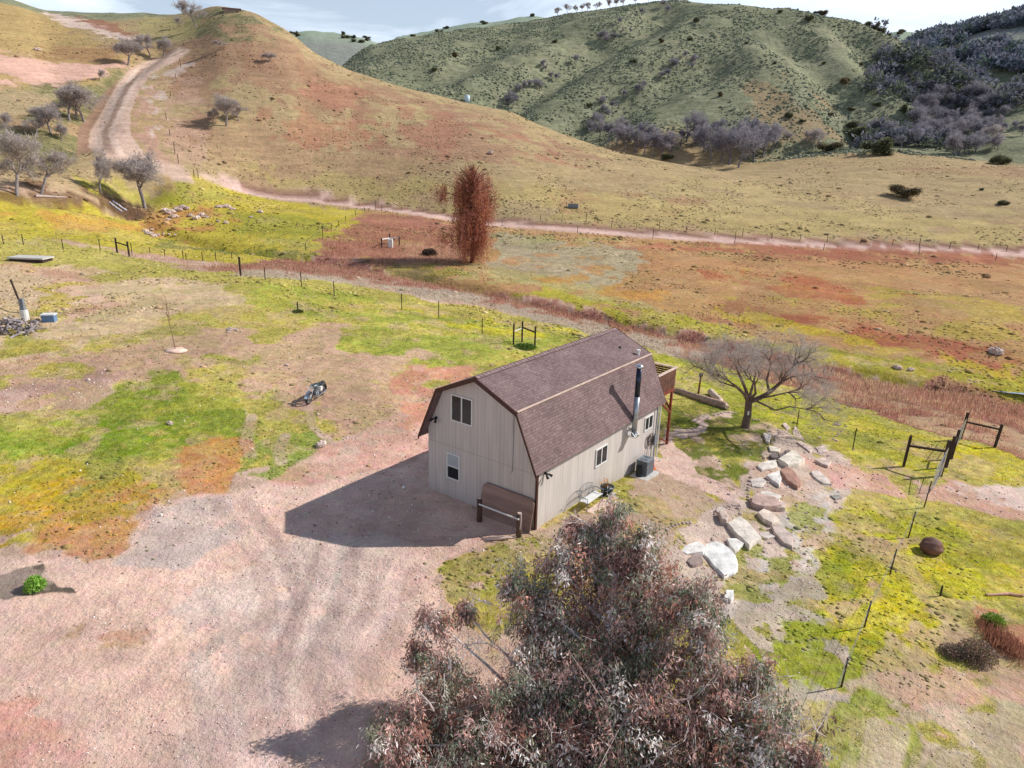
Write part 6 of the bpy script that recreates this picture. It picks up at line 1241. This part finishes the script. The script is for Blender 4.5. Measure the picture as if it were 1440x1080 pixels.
k = near(red) & (rng.random(len(x)) < .9); st = (rng.random((k.sum(), 1)) < .22 + .5 * (fbm(x[k], y[k], 2.5, 3, 99) > .56)[:, None]) * .6; blades("red_grass", x[k], y[k], z[k], (C[k] * (1 - st) + alb((206,186,150)) * st) * rng.uniform(.75, 1.4, (k.sum(), 1)), rng.uniform(.2, .6, k.sum()), rng.uniform(.02, .05, k.sum()), .2, "tall reddish dry grass filling the creek bed", "grass")
k = near(gry); blades("dry_grass", x[k], y[k], z[k], C[k] * rng.uniform(1.0, 1.4, (k.sum(), 1)), rng.uniform(.15, .4, k.sum()), rng.uniform(.02, .05, k.sum()), .25, "pale grey dry grass along the creek edge", "grass")
# rust coloured dry stalks by the bush at the right
p = at(1410, 905); n = 2500; xx = p.x + rng.normal(size=n) * .28; yy = p.y + rng.normal(size=n) * .5; blades("rust_grass", xx, yy, height(xx, yy), np.tile(alb((160,112,92)), (n, 1)) * rng.uniform(.6, 1.3, (n, 1)), rng.uniform(.12, .4, n), .02, .25, "rust red dry stalks beside the dark bush at the right", "grass")
# leaf litter, pebbles
x, y, z, D, C, K = covered(18000, 13, 60); k = outside_house(x, y) & (fbm(x, y, 3, 3, 77) > .42) & ((K[:, 0] < .5) | (rng.random(len(x)) < .12)); x, y, z, D = x[k], y[k], z[k], D[k]; n = len(x); V0, F0 = ICO[0]; r = rng.uniform(.008, .03, n) * (1 + (rng.random(n) > .995) * 1.2) * np.clip(D / 22, .8, 1.8)
V = (V0[None] * (1 + .4 * (rng.random((n, 12, 1)) - .5)) * r[:, None, None] + np.stack([x, y, z + r * .3], -1)[:, None]).reshape(-1, 3); F = (np.array(F0)[None] + (np.arange(n) * 12)[:, None, None]).reshape(-1, 3)
c = np.array([alb(q) for q in ((226,214,206),(200,170,158),(120,96,88),(238,232,226),(150,120,110))])[rng.choice(5, n, p=[.34,.32,.06,.12,.16])]; o = rawmesh("pebbles", V, F, np.repeat(c, 12, 0), M['rock']); tag(o, "pebbles and gravel strewn over the lot and fields", "gravel", kind="stuff")

for o in list(scene.objects):
    if o.parent is None and o.get("category") and not o.get("kind"): o["kind"] = "thing"
# ------------------------------------------------------------------ light
SAZ, SEL = 17.0, 38.0
sd = Vector((math.cos(R(SAZ)) * math.cos(R(SEL)), math.sin(R(SAZ)) * math.cos(R(SEL)), math.sin(R(SEL))))
sl = bpy.data.lights.new("sun", 'SUN'); sl.energy = 5.0; sl.angle = R(.53); sl.color = (1, .955, .88)
so = bpy.data.objects.new("sun", sl); col.objects.link(so); so.rotation_euler = sd.to_track_quat('Z', 'Y').to_euler(); so.location = (30, 10, 60)
w = bpy.data.worlds.new("World"); scene.world = w; w.use_nodes = True; t = w.node_tree; N = t.nodes; L = t.links; bg = N["Background"]
sk = N.new("ShaderNodeTexSky"); sk.sky_type = 'NISHITA'; sk.sun_disc = False; sk.sun_elevation = R(SEL); sk.sun_rotation = R(90 - SAZ); sk.altitude = 400; sk.air_density = 1.0; sk.dust_density = .4; sk.ozone_density = 1.5
tc = N.new("ShaderNodeTexCoord"); mp = N.new("ShaderNodeMapping"); mp.inputs["Scale"].default_value = (1.4, 1.4, 7.0); mp.inputs["Location"].default_value = (.35, .2, .4); L.new(tc.outputs["Generated"], mp.inputs[0])
nz = N.new("ShaderNodeTexNoise"); nz.inputs["Scale"].default_value = 1.7; nz.inputs["Detail"].default_value = 8; nz.inputs["Roughness"].default_value = .6; nz.inputs["Distortion"].default_value = .4; L.new(mp.outputs[0], nz.inputs["Vector"])
cr = N.new("ShaderNodeMapRange"); cr.inputs[1].default_value = .4; cr.inputs[2].default_value = .6; cr.inputs[3].default_value = .38; cr.inputs[4].default_value = 1.0; L.new(nz.outputs[0], cr.inputs[0])
sz = N.new("ShaderNodeSeparateXYZ"); L.new(tc.outputs["Generated"], sz.inputs[0])
hz = N.new("ShaderNodeMapRange"); hz.inputs[1].default_value = .22; hz.inputs[2].default_value = .5; hz.inputs[3].default_value = 1.0; hz.inputs[4].default_value = .1; L.new(sz.outputs[2], hz.inputs[0])
ml = N.new("ShaderNodeMath"); ml.operation = 'MULTIPLY'; L.new(cr.outputs[0], ml.inputs[0]); L.new(hz.outputs[0], ml.inputs[1])
mx = N.new("ShaderNodeMix"); mx.data_type = 'RGBA'; L.new(ml.outputs[0], mx.inputs[0]); L.new(sk.outputs[0], mx.inputs[6]); mx.inputs[7].default_value = (11.6, 12.9, 15.0, 1)
L.new(mx.outputs[2], bg.inputs[0]); bg.inputs[1].default_value = .09
scene.view_settings.view_transform = 'Standard'; scene.view_settings.look = 'None'; scene.view_settings.exposure = 0; scene.view_settings.gamma = 1
scene.cycles.max_bounces = 6; scene.cycles.diffuse_bounces = 3; scene.cycles.transparent_max_bounces = 8
